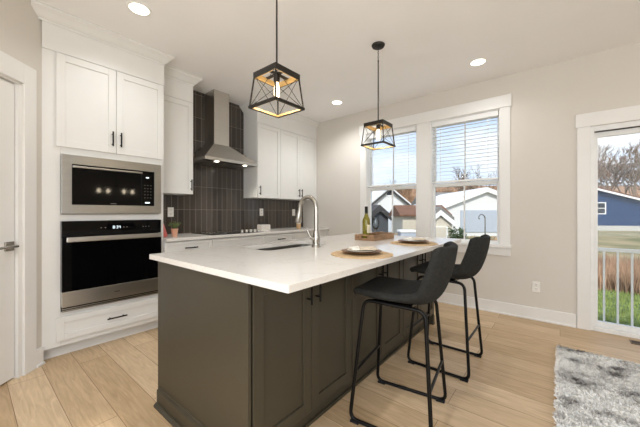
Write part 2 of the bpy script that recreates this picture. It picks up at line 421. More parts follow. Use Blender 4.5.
# ---- windows
def window(name, y0, y1, label):
    r = struct(thing(name, label, 'window')); del r['category']
    x0 = XW+.05
    MB().fr(x0, x0+.085, y0, y1, WZ0, WZ1, .016, .016, .010, .03).build('window_frame', 'vinyl_white', r, bevel=.002)
    MB().fr(XW-.0, x0-.0005, y0, y1, WZ0+.0025, WZ1, .010, .010, .0001, .012).build('jamb_liner', 'vinyl_white', r)
    a, b_ = y0+.016, y1-.016; zm = 1.57; sr = .022
    for nm, xa, z0, z1, rb, rt in (('lower_sash', x0+.01, WZ0+.010, zm, .03, .05), ('upper_sash', x0+.045, zm-.05, WZ1-.03, .05, .04)):
        s_ = MB().fr(xa, xa+.03, a+.0005, b_-.0005, z0, z1, sr, sr, rb, rt).build(nm, 'vinyl_white', r, bevel=.002)
        yc = (a+b_)/2
        MB().box(xa+.006, xa+.024, yc-.008, yc+.008, z0+rb, z1-rt).build('muntin', 'vinyl_white', s_)
        MB().box(xa+.012, xa+.016, a+sr-.003, b_-sr+.003, z0+rb-.003, z1-rt+.003).build('pane', 'pane_glass', s_)
    yc = (a+b_)/2
    MB().box(x0+.012, x0+.038, yc-.03, yc+.03, zm, zm+.012).build('sash_lock', 'vinyl_white', r)
    return r
window('window_1', w1[0], w1[1], 'left white double-hung window above the tray and bottle')
window('window_2', w2[0], w2[1], 'right white double-hung window behind the bar stools')
# casing round both windows, head board, stool and apron
mb = MB()
mb.box(XW-.02, XW+.001, w2[0]-.105, w2[0], WZ0, WZ1); mb.box(XW-.02, XW+.001, w1[1], w1[1]+.105, WZ0, WZ1); mb.box(XW-.02, XW+.001, w2[1], w1[0], WZ0, WZ1)
mb.box(XW-.028, XW+.001, w2[0]-.118, w1[1]+.118, WZ1, WZ1+.14)
struct(mb.build('trim_2', 'trim_white', bevel=.003))
mb = MB(); mb.box(XW-.05, XW+.06, w2[0]-.12, w1[1]+.12, WZ0-.028, WZ0+.002); mb.box(XW-.02, XW+.001, w2[0]-.105, w1[1]+.105, WZ0-.12, WZ0-.028)
struct(mb.build('trim_3', 'trim_white', bevel=.003))

def blind(y0, y1, zb, label, tilt):
    yc = (y0+y1)/2
    t = thing('window_blind', label, 'blind', (XW+.026, yc, zb), 0)
    h = (y1-y0)/2-.016
    top = WZ1-.014-zb
    MB().box(-.024, .018, -h, h, top-.062, top).build('headrail', 'vinyl_white', t, bevel=.003)
    mb = MB(); z = .05
    while z < top-.075:
        c, s_ = math.cos(tilt), math.sin(tilt)
        M = Matrix.Translation((0, 0, z)) @ Matrix.Rotation(tilt, 4, 'Y')
        mb.box(-.021, .021, -h+.004, h-.004, -.0014, .0014, M); z += .047
    mb.build('slats', 'blind_slat', t)
    MB().box(-.022, .022, -h+.002, h-.002, 0, .024).build('bottom_rail', 'vinyl_white', t, bevel=.004)
    for k in (-.72, .72):
        MB().box(-.0225, -.0215, k*h-.003, k*h+.003, .01, top-.05).build('ladder_cord', 'vinyl_white', t)
blind(w1[0], w1[1], 1.572, 'white slatted blind half lowered in the left window', math.radians(-9))
blind(w2[0], w2[1], 1.572, 'white slatted blind half lowered in the right window, behind the stools', math.radians(-3))

# ---- patio door
r = struct(thing('door_2', 'white sliding glass patio door', 'door')); del r['category']
x0 = XW+.03
mb = MB().fr(XW+.001, x0+.1, dr[0], dr[1], .0, DZ, .03, .03, .035, .05)
mb.build('door_frame', 'vinyl_white', r, bevel=.002)
ym = (dr[0]+dr[1])/2
for a, b_, xa in ((ym-.03, dr[1]-.03, x0+.02), (dr[0]+.03, ym+.03, x0+.06)):
    mb = MB().fr(xa, xa+.035, a, b_, .036, DZ-.056, .06, .028, .05, .05)
    s_ = mb.build('door_panel', 'vinyl_white', r, bevel=.002)
    MB().box(xa+.015, xa+.02, a+.05, b_-.02, .08, DZ-.1).build('pane', 'pane_glass', s_)
mb = MB(); mb.box(XW+.02, XW+.1, dr[0]+.03, dr[1]-.03, DZ-.056, DZ-.05); mb.build('door_track', 'black_metal', r)
mb = MB(); mb.box(XW-.02, XW+.001, dr[1], dr[1]+.1, 0, DZ+.001); mb.box(XW-.02, XW+.001, dr[0]-.1, dr[0], 0, DZ); mb.box(XW-.028, XW+.001, dr[0]-.112, dr[1]+.112, DZ, DZ+.135)
struct(mb.build('trim_4', 'trim_white', bevel=.003))

# ---- guard rail outside the patio door
t = thing('balcony_railing', 'white metal guard railing just outside the glass patio door', 'railing', (XW+.2, 0, -.02))
MB().box(-.02, .02, -2.15, -.13, .80, .835).build('top_rail', 'trim_out', t, bevel=.004)
MB().box(-.015, .015, -2.15, -.13, .045, .075).build('bottom_rail', 'trim_out', t, bevel=.003)
y = -.351
while y > -2.1:
    MB().box(-.008, .008, y-.008, y+.008, .07, .81).build('baluster', 'trim_out', t); y -= .1
for y in (-.14, -2.14): MB().box(-.065, .02, y-.012, y+.012, .04, .84).build('wall_bracket', 'trim_out', t)

# ------------------------------------------------------------------ cabinet helpers (fronts face -Y by default)
def shaker(mb, x0, x1, z0, z1, y, rail=.058, t=.02, rec=.009, sgn=-1):
    """front face at y, body behind"""
    b_ = y-sgn*t
    mb.box(x0, x0+rail, y, b_, z0, z1); mb.box(x1-rail, x1, y, b_, z0, z1)
    mb.box(x0+rail, x1-rail, y, b_, z0, z0+rail); mb.box(x0+rail, x1-rail, y, b_, z1-rail, z1)
    mb.box(x0+rail, x1-rail, y-sgn*rec, b_, z0+rail, z1-rail)
    return mb
def pull(parent, x, y, z, ln, vert=True, name='handle', sgn=-1, m='black_metal', stand=.032):
    mb = MB(); h = ln/2; Y = y+sgn*stand
    if vert:
        mb.tube([(x, Y, z-h), (x, Y, z+h)], .0062, 10)
        for k in (-.68, .68): mb.tube([(x, y, z+k*h), (x, Y, z+k*h)], .005, 8)
    else:
        mb.tube([(x-h, Y, z), (x+h, Y, z)], .0062, 10)
        for k in (-.68, .68): mb.tube([(x+k*h, y, z), (x+k*h, Y, z)], .005, 8)
    return mb.build(name, m, parent, auto=True)
def door(parent, x0, x1, z0, z1, y, m='cabinet_white', hx=None, hz=None, sgn=-1, name='door', ln=.13, **k):
    d = shaker(MB(), x0, x1, z0, z1, y, sgn=sgn, **k).build(name, m, parent, bevel=.0018)
    if hx is not None: pull(d, hx, y, hz, ln, True, sgn=sgn)
    return d
def drawer(parent, x0, x1, z0, z1, y, m='cabinet_white', ln=.14, rail=.045):
    d = shaker(MB(), x0, x1, z0, z1, y, rail=rail).build('drawer', m, parent, bevel=.0018)
    if ln: pull(d, (x0+x1)/2, y, (z0+z1)/2, ln, False)
    return d

CROWN = [(0, -.10), (-.006, -.10), (-.006, -.085), (-.018, -.078), (-.03, -.064), (-.044, -.046), (-.06, -.031), (-.072, -.022), (-.072, -.008), (-.08, -.004), (-.08, 0), (0, 0)]
def crown(parent, x0, x1, yf, yb, left=False, right=False):
    """crown moulding round a cabinet top, mitred; path: left return, front, right return"""
    mb = MB(); path = []
    if left: path.append(((x0, yb), (-1, 0)))
    path.append(((x0, yf), (-1 if left else 0, -1)))
    path.append(((x1, yf), (1 if right else 0, -1)))
    if right: path.append(((x1, yb), (1, 0)))
    R = [[(p[0]+d[0]*-u, p[1]+d[1]*-u, H+v) for u, v in CROWN] for p, d in path]
    mb.rings(R)
    return mb.build('crown', 'cabinet_white', parent, auto=True)

G = .0035
# ---- tall oven cabinet
YT = 3.10
t = thing('oven_cabinet', 'tall white cabinet housing the microwave and wall oven beside the pantry door', 'cabinet')
mb = MB(); x0, x1 = .386, 1.29
yb = YT+.02
mb.box(x0, .497, yb, YW, .10, H-.09)                    # left side with filler
mb.box(1.25, x1, yb, YW, .10, H-.09)
mb.box(.497, 1.25, yb, YW, 1.655, H-.09); mb.box(.497, 1.25, yb, YW, 1.11, 1.165); mb.box(.497, 1.25, yb, YW, .10, .375)
mb.box(.497, 1.25, YW-.03, YW, .37, 1.66)
mb.build('body', 'cabinet_white', t, bevel=.002)
mb = MB(); mb.box(.386, x1, YT+.005, yb, 2.466, H-.09); mb.build('frieze', 'cabinet_white', t)
MB().box(.40, x1-.003, 3.195, YW, 0, .10).build('toe_kick', 'cabinet_white', t)
xm = .876
door(t, .468, xm-G/2, 1.712, 2.461, YT, hx=xm-.032, hz=1.835)
door(t, xm+G/2, 1.286, 1.712, 2.461, YT, hx=xm+.032, hz=1.835)
drawer(t, .468, 1.286, .146, .335, YT, ln=.15, rail=.05)
crown(t, .318, x1, YT+.005, YW, right=True)

# microwave
t = thing('microwave', 'built-in stainless steel microwave with black glass door above the wall oven', 'microwave', (.874, YT, 1.168))
hw, hh = .377, .484
mb = MB(); b0, b1, c0, c1 = -.313, .317, .076, .408
mb.box(-hw, b0, -.022, .018, 0, hh); mb.box(b1, hw, -.022, .018, 0, hh); mb.box(b0, b1, -.022, .018, 0, c0); mb.box(b0, b1, -.022, .018, c1, hh)
mb.build('trim_frame', 'steel_h', t, bevel=.002)
MB().box(b0, b1, .018, .45, .03, .45).build('body', 'black_plastic', t)
MB().box(b0, b1-.115, -.012, .018, c0, c1).build('door_glass', 'black_glass', t, bevel=.002)
MB().box(b0+.004, b1-.11, -.03, -.012, c1-.028, c1-.010).build('handle', 'steel_h', t, bevel=.003)
cp = MB().box(b1-.113, b1, -.012, .018, c0, c1).build('control_panel', 'black_glass', t, bevel=.002)
mb = MB()
for i in range(3):
    for j in range(5): mb.box(b1-.088+i*.026, b1-.080+i*.026, -.0135, -.0115, c0+.075+j*.03, c0+.079+j*.03)
mb.build('keypad', 'steel_h', cp)
MB().box(b1-.082, b1-.042, -.0135, -.0115, c0+.024, c0+.036).build('start_key', 'display_glow', cp)
MB().box(b1-.075, b1-.048, -.0135, -.0115, c1-.065, c1-.055).build('clock_display', 'display_glow', cp)
MB().box(-.045, 0, -.0135, -.0115, c0+.012, c0+.017).build('badge', 'steel_h', t)

# oven
t = thing('wall_oven', 'built-in black glass wall oven with long steel handle above the bottom drawer', 'oven', (.874, YT, .378))
hw = .377; hh = .73
MB().box(-hw+.01, hw-.01, .018, .5, .01, hh-.01).build('body', 'black_plastic', t)
cp = MB().box(-hw, hw, -.022, .018, hh-.125, hh).build('control_panel', 'black_glass', t, bevel=.003)
dd = MB().box(-hw, hw, -.03, .016, .16, hh-.13).build('door_glass', 'black_glass', t, bevel=.003)
MB().box(-hw, hw, -.031, .016, .038, .16).build('door_bottom', 'steel', t, bevel=.002)
mb = MB(); mb.box(-hw+.004, hw-.004, -.012, .016, 0, .036)
mb.build('vent', 'black_plastic', t)
mb = MB(); 
for z in (.004, .018): mb.box(-hw+.004, hw-.004, -.02, -.012, z, z+.007)
mb.build('vent_louvre', 'steel', t)
mb = MB(); mb.box(-hw+.022, hw-.022, -.082, -.062, hh-.167, hh-.128)
for s_ in (-1, 1): mb.box(s_*(hw-.05)-.012, s_*(hw-.05)+.012, -.065, -.028, hh-.158, hh-.138)
mb.build('handle', 'steel', t, bevel=.005)
MB().box(-.02, .02, -.0325, -.0305, .095, .1).build('badge', 'black_plastic', t)
# clock digits 8:34 (seven segments)
SEG = {'8': 'abcdefg', '3': 'abcdg', '4': 'bcfg'}
def digit(mb, ch, x, z, w_, h_, y):
    th = .0022; s_ = SEG[ch]; m_ = z+h_/2
    bx = {'a': (x, x+w_, z+h_-th, z+h_), 'g': (x, x+w_, m_-th/2, m_+th/2), 'd': (x, x+w_, z, z+th), 'b': (x+w_-th, x+w_, m_, z+h_), 'c': (x+w_-th, x+w_, z, m_), 'f': (x, x+th, m_, z+h_), 'e': (x, x+th, z, m_)}
    for k in s_: a = bx[k]; mb.box(a[0], a[1], y-.001, y, a[2], a[3])
mb = MB(); z = hh-.07
for ch, x in (('8', -.03), ('3', -.003), ('4', .016)): digit(mb, ch, x, z, .012, .024, -.0225)
for zz in (.006, .016): mb.box(-.012, -.0095, -.0235, -.0225, z+zz, z+zz+.0025)
mb.build('clock_display', 'display_glow', cp)
mb = MB()
for x in (-.12, -.09, .05, .075, .21, .235, .26): mb.box(x, x+.008, -.0232, -.0222, hh-.062, hh-.058)
mb.build('touch_panel', 'steel', cp)

# ---- wall cabinets
YU = 3.35
def wall_cab(label, x0, x1, doors, left=False, right=False):
    t = thing('wall_cabinet', label, 'cabinet', group='white wall cabinets above the counter')
    del t['group']
    MB().box(x0, x1, YU+.02, YW, 1.395, H-.09).build('body', 'cabinet_white', t, bevel=.002)
    MB().box(x0, x1, YU+.004, YU+.02, 2.475, H-.09).build('frieze', 'cabinet_white', t)
    for a, b_, hx in doors: door(t, a+G/2, b_-G/2, 1.395, 2.47, YU, hx=hx, hz=1.50)
    crown(t, x0, x1, YU+.004, YW, left=left, right=right)
    return t
wall_cab('narrow single-door white wall cabinet between oven cabinet and range hood', 1.30, 1.722, [(1.30, 1.722, 1.69)], right=True)
wall_cab('single-door white wall cabinet just right of the range hood', 2.672, 3.118, [(2.672, 3.118, 2.705)], left=True)
wall_cab('two-door white wall cabinet in the corner by the window wall', 3.119, XW-.002, [(3.12, 3.553, 3.52), (3.553, XW-.004, 3.586)])

# ---- backsplash
struct(MB().box(1.295, XW, YW-.01, YW+.001, .915, H).build('trim_5', 'dark_tile'), 'dark vertical tile backsplash of the kitchen wall')

# ---- base cabinets and counter
YB = 3.09
def base_cab(label, x0, x1, kind, pull_len=.14):
    t = thing('base_cabinet', label, 'cabinet')
    MB().box(x0, x1, YB+.02, YW-.002, .10, .883).build('body', 'cabinet_white', t)
    MB().box(x0, x1, YB+.08, YB+.10, 0, .10).build('toe_kick', 'cabinet_white', t)
    drawer(t, x0+G/2, x1-G/2, .735, .872, YB, ln=pull_len, rail=.035)
    xm = (x0+x1)/2
    if kind == 'drawers':
        drawer(t, x0+G/2, x1-G/2, .425, .731, YB); drawer(t, x0+G/2, x1-G/2, .112, .421, YB)
    elif kind == 'door': door(t, x0+G/2, x1-G/2, .112, .731, YB, hx=x1-.04, hz=.66)
    else:
        door(t, x0+G/2, xm-G/2, .112, .731, YB, hx=xm-.035, hz=.66); door(t, xm+G/2, x1-G/2, .112, .731, YB, hx=xm+.035, hz=.66)
    return t
base_cab('white base cabinet with black drawer pull next to the tall oven cabinet', 1.292, 1.818, 'door')
base_cab('white base cabinet under the black cooktop', 1.819, 2.592, 'drawers', 0)
base_cab('white base cabinet below the pale box, right of the cooktop', 2.593, 3.155, 'door', .14)
base_cab('white base cabinet at the corner by the window wall, half behind the faucet', 3.156, XW-.004, 'two', 0)
o = MB().box(1.293, XW-.002, 3.055, YW-.011, .885, .915).build('countertop', 'quartz', bevel=.003)
tag(o, 'long white quartz countertop along the kitchen wall under the dark tiles', 'countertop')

# cooktop
t = thing('cooktop', 'flat black glass cooktop set in the wall counter under the hood', 'cooktop', (2.21, 3.36, .9155))
MB().box(-.38, .38, -.245, .245, 0, .006).build('glass_top', 'black_glass', t, bevel=.002)
mb = MB()
for x, y, rr in ((-.22, -.1, .1), (-.22, .12, .08), (.02, .1, .1), (.25, .13, .07)):
    R = [[(x+q*math.cos(2*PI*k/40), y+q*math.sin(2*PI*k/40), zz) for k in range(40)] for q, zz in ((rr, .0062), (rr, .0066), (rr-.002, .0066), (rr-.002, .0062))]
    mb.rings(R, closed=True)
mb.build('burner_rings', 'steel', t)
for k in range(5):
    MB().lathe([(0, 0), (.019, 0), (.019, .004), (.016, .006), (.0155, .03), (.012, .034), (0, .034)], (.085+k*.068, -.17, .006), 16).build('knob', 'steel', t, auto=True)

# ---- range hood
t = thing('range_hood', 'stainless steel chimney range hood on dark tiled wall', 'range hood', (2.195, YW-.011, 1.815))
mb = MB(); w_ = .39; dp = -.45; 
mb.box(-w_, w_, dp, 0, 0, .035)
# hollow underside look: canopy pyramid above
V = [(-w_, dp, .035), (w_, dp, .035), (w_, 0, .035), (-w_, 0, .035), (-.155, -.245, .25), (.075, -.245, .25), (.075, 0, .25), (-.155, 0, .25)]
v = [mb.b.verts.new(p) for p in V]
for f in ((0, 1, 5, 4), (1, 2, 6, 5), (2, 3, 7, 6), (3, 0, 4, 7), (4, 5, 6, 7)): mb.b.faces.new([v[i] for i in f])
mb.build('canopy', 'steel', t)
MB().box(-.15, .07, -.24, 0, .245, H-1.817).build('chimney', 'steel', t, bevel=.002)
mb = MB()
for x in (-.2, .0, .2): mb.box(x-.093, x+.093, dp+.09, -.04, -.004, 0)
mb.build('filter', 'sink_steel', t)
mb = MB(); mb.box(-w_+.03, w_-.03, dp+.025, dp+.08, -.003, 0); mb.build('light_strip', 'black_plastic', t)
for x in (-.21, .21): MB().lathe([(0, -.003), (.028, -.003), (.028, 0), (0, 0)], (x, dp+.052, -.003), 20).build('hood_lamp', 'hood_led', t)
mb = MB()
for k in range(4): mb.lathe([(0, 0), (.006, 0), (.006, .003), (0, .003)], (-.05+k*.033, dp-.001, .018), 10)
for x in (-.21, .21):
    d = bpy.data.lights.new('hood_light', 'SPOT'); d.energy = 5; d.spot_size = math.radians(110); d.spot_blend = .6; d.shadow_soft_size = .03; d.color = (1, .93, .82)
    l = bpy.data.objects.new('hood_light', d); COL.objects.link(l); l.location = (2.2+x, YW-.011+dp+.052, 1.80)
mb.b.free()

# ---- outlets
def outlet(label, loc, rz):
    t = thing('wall_outlet', label, 'outlet', loc, rz)     # faces local -Y
    MB().box(-.036, .036, -.006, 0, -.058, .058).build('cover_plate', 'outlet_white', t, bevel=.003)
    for z in (-.024, .024):
        s_ = MB().box(-.017, .017, -.0085, -.005, z-.016, z+.016).build('socket', 'outlet_white', t, bevel=.002)
        mb = MB(); mb.box(-.009, -.006, -.0092, -.008, z-.002, z+.009); mb.box(.006, .009, -.0092, -.008, z-.002, z+.008); mb.box(-.002, .002, -.0092, -.008, z-.012, z-.008)
        mb.build('slots', 'outlet_slot', s_)
outlet('white outlet on the dark tile above the herb pot', (1.605, YW-.011, 1.185), 0)
outlet('white outlet on the dark tile above the small pale box', (3.01, YW-.011, 1.185), 0)
outlet('white outlet on the dark tile left of the faucet', (3.74, YW-.011, 1.18), 0)
outlet('white outlet low on the greige wall between window and patio door', (XW-.001, .202, .365), -PI/2)

# ---- small things on the wall counter
t = thing('herb_pot', 'small terracotta pot of green herbs by the oven cabinet', 'potted plant', (1.47, 3.27, .9155))
MB().lathe([(0, 0), (.026, 0), (.033, .072), (.036, .074), (.036, .088), (.031, .088), (.030, .08), (0, .08)]).build('pot', 'terracotta', t, auto=True)
MB().lathe([(0, .078), (.0295, .078), (.029, .082), (0, .084)]).build('soil', 'soil', t)
random.seed(5); mb = MB(); mc = MB()
for k in range(26):
    a = random.uniform(0, 2*PI); rr = random.uniform(0, .022); h_ = random.uniform(.03, .085); sp = random.uniform(.2, 1)
    p0 = Vector((rr*math.cos(a), rr*math.sin(a), .08)); p1 = p0+Vector((math.cos(a)*.05*sp, math.sin(a)*.05*sp, h_))
    mc.tube([p0, (p0+p1)/2+Vector((0, 0, .01)), p1], .0012, 4)
    for q in range(6):
        c = p0.lerp(p1, random.uniform(.45, 1.05)); d = Vector((random.uniform(-1, 1), random.uniform(-1, 1), random.uniform(-.3, .8))).normalized(); e = d.orthogonal().normalized()*.006
        mb.quad(c, c+d*.006+e*.7, c+d*.014, c+d*.006-e*.7)
mc.build('stems', 'herb', t); mb.build('leaves', 'herb', t)

t = thing('cookbook', 'pink-covered book leaning beside the oven cabinet', 'book', (1.41, 3.30, .924), math.radians(-28))
M = Matrix.Rotation(math.radians(-17), 4, 'Y')
mb = MB(); mb.box(-.028, -.0255, -.08, .08, .0, .175, M); mb.box(-.0085, -.006, -.08, .08, .0, .175, M); mb.box(-.0255, -.0085, -.08, -.077, .0, .175, M); mb.build('cover', 'pink_cover', t)
MB().box(-.025, -.009, -.0765, .077, .004, .171, M).build('pages', 'paper', t)

t = thing('countertop_box', 'small pale box with dark arched handle right of the cooktop knobs', 'box', (2.87, 3.45, .9155), math.radians(0))
MB().box(-.085, .085, -.055, .055, 0, .085).build('body', 'ceramic_box', t, bevel=.008)
mb = MB(); mb.tube(smooth_path([(-.07, 0, .082), (-.06, 0, .115), (.06, 0, .115), (.07, 0, .082)], .03), .006, 8); mb.box(-.076, .076, -.047, .047, .085, .092); mb.build('lid', 'black_plastic', t)

t = thing('candle_jar', 'small tan jar on the wall counter left of the faucet arc', 'jar', (3.47, 3.30, .9155))
MB().lathe([(0, 0), (.034, 0), (.037, .008), (.037, .075), (.033, .082), (0, .082)]).build('body', 'candle_tan', t, auto=True)
MB().lathe([(0, .082), (.036, .082), (.036, .1), (0, .1)]).build('lid', 'plate_cream', t, auto=True)

# ------------------------------------------------------------------ island
IX0, IX1, IY0, IY1 = .765, 3.14, 1.02, 1.93
t = thing('kitchen_island', 'large dark taupe kitchen island with shaker doors', 'island', (0, 0, 0))
mb = MB(); mb.box(IX0+.018, IX1-.018, IY0+.02, IY1-.02, .10, .655); 
# upper part leaves room for the sink
mb.box(IX0+.018, 1.28, IY0+.02, IY1-.02, .655, .884); mb.box(2.08, IX1-.018, IY0+.02, IY1-.02, .655, .884); mb.box(1.28, 2.08, IY0+.02, 1.5, .655, .884); mb.box(1.28, 2.08, 1.9, 1.91, .655, .884)
mb.build('body', 'island_paint', t)
mb = MB(); mb.box(IX0, IX0+.018, IY0+.004, IY1, .0, .884); mb.build('end_panel', 'island_paint', t, bevel=.002)
mb = MB(); mb.box(IX1-.018, IX1, IY0+.004, IY1, .0, .884); mb.build('end_panel', 'island_paint', t, bevel=.002)
MB().box(IX0+.018, IX1-.018, IY0+.062, IY1-.07, 0, .10).build('toe_kick', 'island_paint', t)
# base moulding on the ends
def base_mould(xf, sg):
    prof = [(xf, 0), (xf-sg*.034, 0), (xf-sg*.034, .012), (xf-sg*.022, .022), (xf-sg*.016, .023), (xf-sg*.016, .092), (xf-sg*.013, .098), (xf-sg*.006, .101), (xf-sg*.004, .110), (xf, .112)]
    mb = MB(); mb.prism(prof, 'y', IY0+.004, IY1-.025); mb.build('base_moulding', 'island_paint', t)
base_mould(IX0, 1); base_mould(IX1, -1)
MB().box(IX0, IX1, IY0+.05, IY0+.062, 0, .018).build('shoe_moulding', 'island_paint', t)
u = (IX1-IX0-.018)/3
for k in range(3):
    a = IX0+.016+k*u; m_ = a+u/2; b_ = a+u-.006
    door(t, a+(.010 if k == 0 else .003), m_-G/2, .125, .872, IY0, 'island_paint', hx=m_-.035, hz=.785, ln=.16, rail=.06)
    door(t, m_+G/2, b_, .125, .872, IY0, 'island_paint', hx=m_+.035, hz=.785, ln=.16, rail=.06)
for k in range(3):
    a = IX0+.016+k*u; m_ = a+u/2; b_ = a+u-.006
    door(t, a+.003, m_-G/2, .125, .872, IY1, 'island_paint', hx=m_-.035, hz=.785, ln=.16, sgn=1)
    door(t, m_+G/2, b_, .125, .872, IY1, 'island_paint', hx=m_+.035, hz=.785, ln=.16, sgn=1)

# worktop with sink cut-out
SX0, SX1, SY0, SY1 = 1.33, 2.03, 1.555, 1.885
def rrect(x0, x1, y0, y1, r, n=6):
    P = []
    for cx, cy, a in ((x1-r, y1-r, 0), (x0+r, y1-r, PI/2), (x0+r, y0+r, PI), (x1-r, y0+r, 3*PI/2)): P += arc(cx, cy, r, a, a+PI/2, n)
    return P
def slab(x0, x1, y0, y1, z0, z1, hole):
    mb = MB(); b_ = mb.b
    o_ = rrect(x0, x1, y0, y1, .006, 3)
    for z in (z0, z1):
        ve = [b_.verts.new((p[0], p[1], z)) for p in o_]; vh = [b_.verts.new((p[0], p[1], z)) for p in hole]
        ed = [b_.edges.new((q[i], q[(i+1) % len(q)])) for q in (ve, vh) for i in range(len(q))]
        bmesh.ops.triangle_fill(b_, edges=ed, use_beauty=True)
        if z == z0: A, B = ve, vh
        else:
            for lo, hi in ((A, ve), (B, vh)):
                n = len(lo)
                for i in range(n): b_.faces.new([lo[i], lo[(i+1) % n], hi[(i+1) % n], hi[i]])
    return mb
hole = rrect(SX0, SX1, SY0, SY1, .06)
o = slab(.748, 3.16, .763, 2.02, .885, .915, hole).build('island_countertop', 'quartz', bevel=.002)
tag(o, 'white quartz island countertop with sink cut-out and seating overhang', 'countertop')

t = thing('kitchen_sink', 'stainless undermount sink set into the island countertop', 'sink', (0, 0, 0))
mb = MB(); prof = [(0, .884), (0, .70), (.02, .685)]
R = []
for ins, z in ((-.004, .884), (-.004, .70), (.02, .682), (.10, .68)):
    R.append([(p[0], p[1], z) for p in rrect(SX0+ins, SX1-ins, SY0+ins, SY1-ins, max(.02, .06-ins*.3))])
for ins, z in ((.10, .676), (-.008, .676), (-.012, .884)):
    R.append([(p[0], p[1], z) for p in rrect(SX0+ins, SX1-ins, SY0+ins, SY1-ins, .05)])
V = [[mb.b.verts.new(p) for p in r_] for r_ in R]; n_ = len(V[0])
for i in range(len(V)-1):
    for j in range(n_): mb.b.faces.new([V[i][j], V[i][(j+1) % n_], V[i+1][(j+1) % n_], V[i+1][j]])
mb.b.faces.new(V[3]); mb.b.faces.new(V[4][::-1])
for j in range(n_): mb.b.faces.new([V[-1][j], V[-1][(j+1) % n_], V[0][(j+1) % n_], V[0][j]])
mb.build('basin', 'sink_steel', t, auto=True)
MB().lathe([(0, .681), (.045, .681), (.045, .684), (.03, .683), (0, .682)], ((SX0+SX1)/2, (SY0+SY1)/2, 0)).build('drain', 'steel', t)

# faucet
t = thing('faucet', 'brushed nickel gooseneck pull-down faucet at the island sink', 'faucet', (1.715, 1.445, .9155))
MB().lathe([(0, 0), (.034, 0), (.034, .006), (.029, .012), (.028, .03), (.030, .05), (.029, .075), (.025, .10), (.021, .125), (0, .125)]).build('body', 'nickel', t, auto=True)
pts = [(0, 0, .11), (0, 0, .30)]+[(0, .085-.085*math.cos(a), .30+.085*math.sin(a)) for a in [PI*k/16 for k in range(1, 15)]]
pts += [(0, .17-.0005, .295)]
MB().tube([Vector(p) for p in pts], .0172, 16).build('spout', 'nickel', t, auto=True)
a0 = Vector((0, .168, .30)); a1 = Vector((0, .192, .185))
d = (a1-a0).normalized()
MB().tube([a0, a0+d*.02, a0+d*.03, a0+d*.06, a1-d*.008, a1], [.0185, .019, .020, .024, .029, .026], 16).build('spray_head', 'nickel', t, auto=True)
mb = MB(); mb.tube([(0, 0, .062), (-.034, .004, .066)], .0145, 14); mb.tube(smooth_path([(-.034, .004, .066), (-.052, .012, .075), (-.060, .025, .112), (-.066, .035, .14)], .02), [.011]*1+[.0085]*15, 10) if False else None
mb.tube([(-.028, .004, .066), (-.046, .012, .074), (-.056, .022, .098), (-.066, .034, .135)], [.016, .012, .009, .007], 10)
mb.build('lever', 'nickel', t, auto=True)

# ---- place settings
def setting(x, y, rz, who):
    t = thing('placemat', 'round woven wicker placemat %s' % who, 'placemat', (x, y, .9155))
    mb = MB(); R = 13
    prof = [(0, 0)]+[(.195, 0)]
    top = []
    n = 26
    for k in range(n+1):
        r_ = .195*(1-k/n); top.append((r_, .0035+.0018*abs(math.sin(k*PI/2))))
    mb.lathe([(0, 0), (.195, 0)]+top, n=56); mb.build('weave', 'wicker', t, auto=True)
    o = MB().lathe([(0, 0), (.07, 0), (.085, .003), (.125, .014), (.128, .018), (.122, .018), (.085, .009), (0, .008)], n=44).build('dinner_plate', 'plate_brown', auto=True)
    o.location = (x+.005, y+.005, .9215); tag(o, 'brown dinner plate on the wicker placemat %s' % who, 'plate')
    o = MB().lathe([(0, 0), (.05, 0), (.062, .003), (.088, .010), (.090, .013), (.085, .013), (.062, .008), (0, .007)], n=40).build('salad_plate', 'plate_cream', auto=True)
    o.location = (x+.005, y+.005, .9305); tag(o, 'cream salad plate on the brown plate %s' % who, 'plate')
    # folded napkin: two layers with a rolled edge
    o = thing('napkin', 'folded beige napkin on the plates %s' % who, 'napkin', (x+.012, y-.003, .9458), rz)
    mb = MB(); mb.box(-.03, .085, -.045, .045, 0, .007); mb.box(-.02, .08, -.040, .040, .007, .012); mb.build('cloth', 'napkin', o, bevel=.003)
    mb = MB()
    for k in range(4): mb.tube([(-.075+k*.012, -.04, .006), (-.07+k*.012, 0, .009+.002*k), (-.078+k*.012, .04, .006)], .007, 8)
    mb.build('gathered_end', 'napkin_white', o, auto=True)
setting(1.60, .972, math.radians(-42), 'in front of the nearer stool')
setting(2.45, .972, math.radians(-40), 'in front of the farther stool')

# ---- tray, bottle, glass
t = thing('serving_tray', 'rectangular weathered wooden serving tray at the island far end', 'tray', (2.61, 1.43, .9155))
mb = MB(); mb.box(-.21, .21, -.105, .105, 0, .01); mb.build('base', 'tray_wood', t)
mb = MB()
for s_ in (-1, 1): mb.box(-.21, .21, s_*.105, s_*.095, .01, .052)
mb.build('side_board', 'tray_wood', t, bevel=.001)
for s_ in (-1, 1):
    mb = MB(); xa, xb = s_*.21, s_*.2
    mb.box(xa, xb, -.095, -.035, .01, .056); mb.box(xa, xb, .035, .095, .01, .056); mb.box(xa, xb, -.035, .035, .01, .023); mb.box(xa, xb, -.035, .035, .043, .056)
    mb.build('end_board', 'tray_wood', t, bevel=.001)
t = thing('wine_bottle', 'white wine bottle standing on the wooden tray', 'bottle', (2.50, 1.465, .926))
MB().lathe([(0, 0), (.034, 0), (.0375, .005), (.0375, .17), (.034, .19), (.022, .215), (.0155, .235), (.0145, .25), (0, .25)], n=28).build('glass', 'bottle_glass', t, auto=True)
MB().lathe([(0, .245), (.0152, .245), (.0152, .302), (.016, .303), (.016, .312), (0, .314)], n=20).build('foil_neck', 'foil', t, auto=True)
mb = MB(); R = []
for rr, z in ((.0379, .055), (.0379, .135)): R.append([(rr*math.cos(a), rr*math.sin(a), z) for a in [math.radians(-140)+math.radians(150)*k/18 for k in range(19)]])
V = [[mb.b.verts.new(p) for p in q] for q in R]
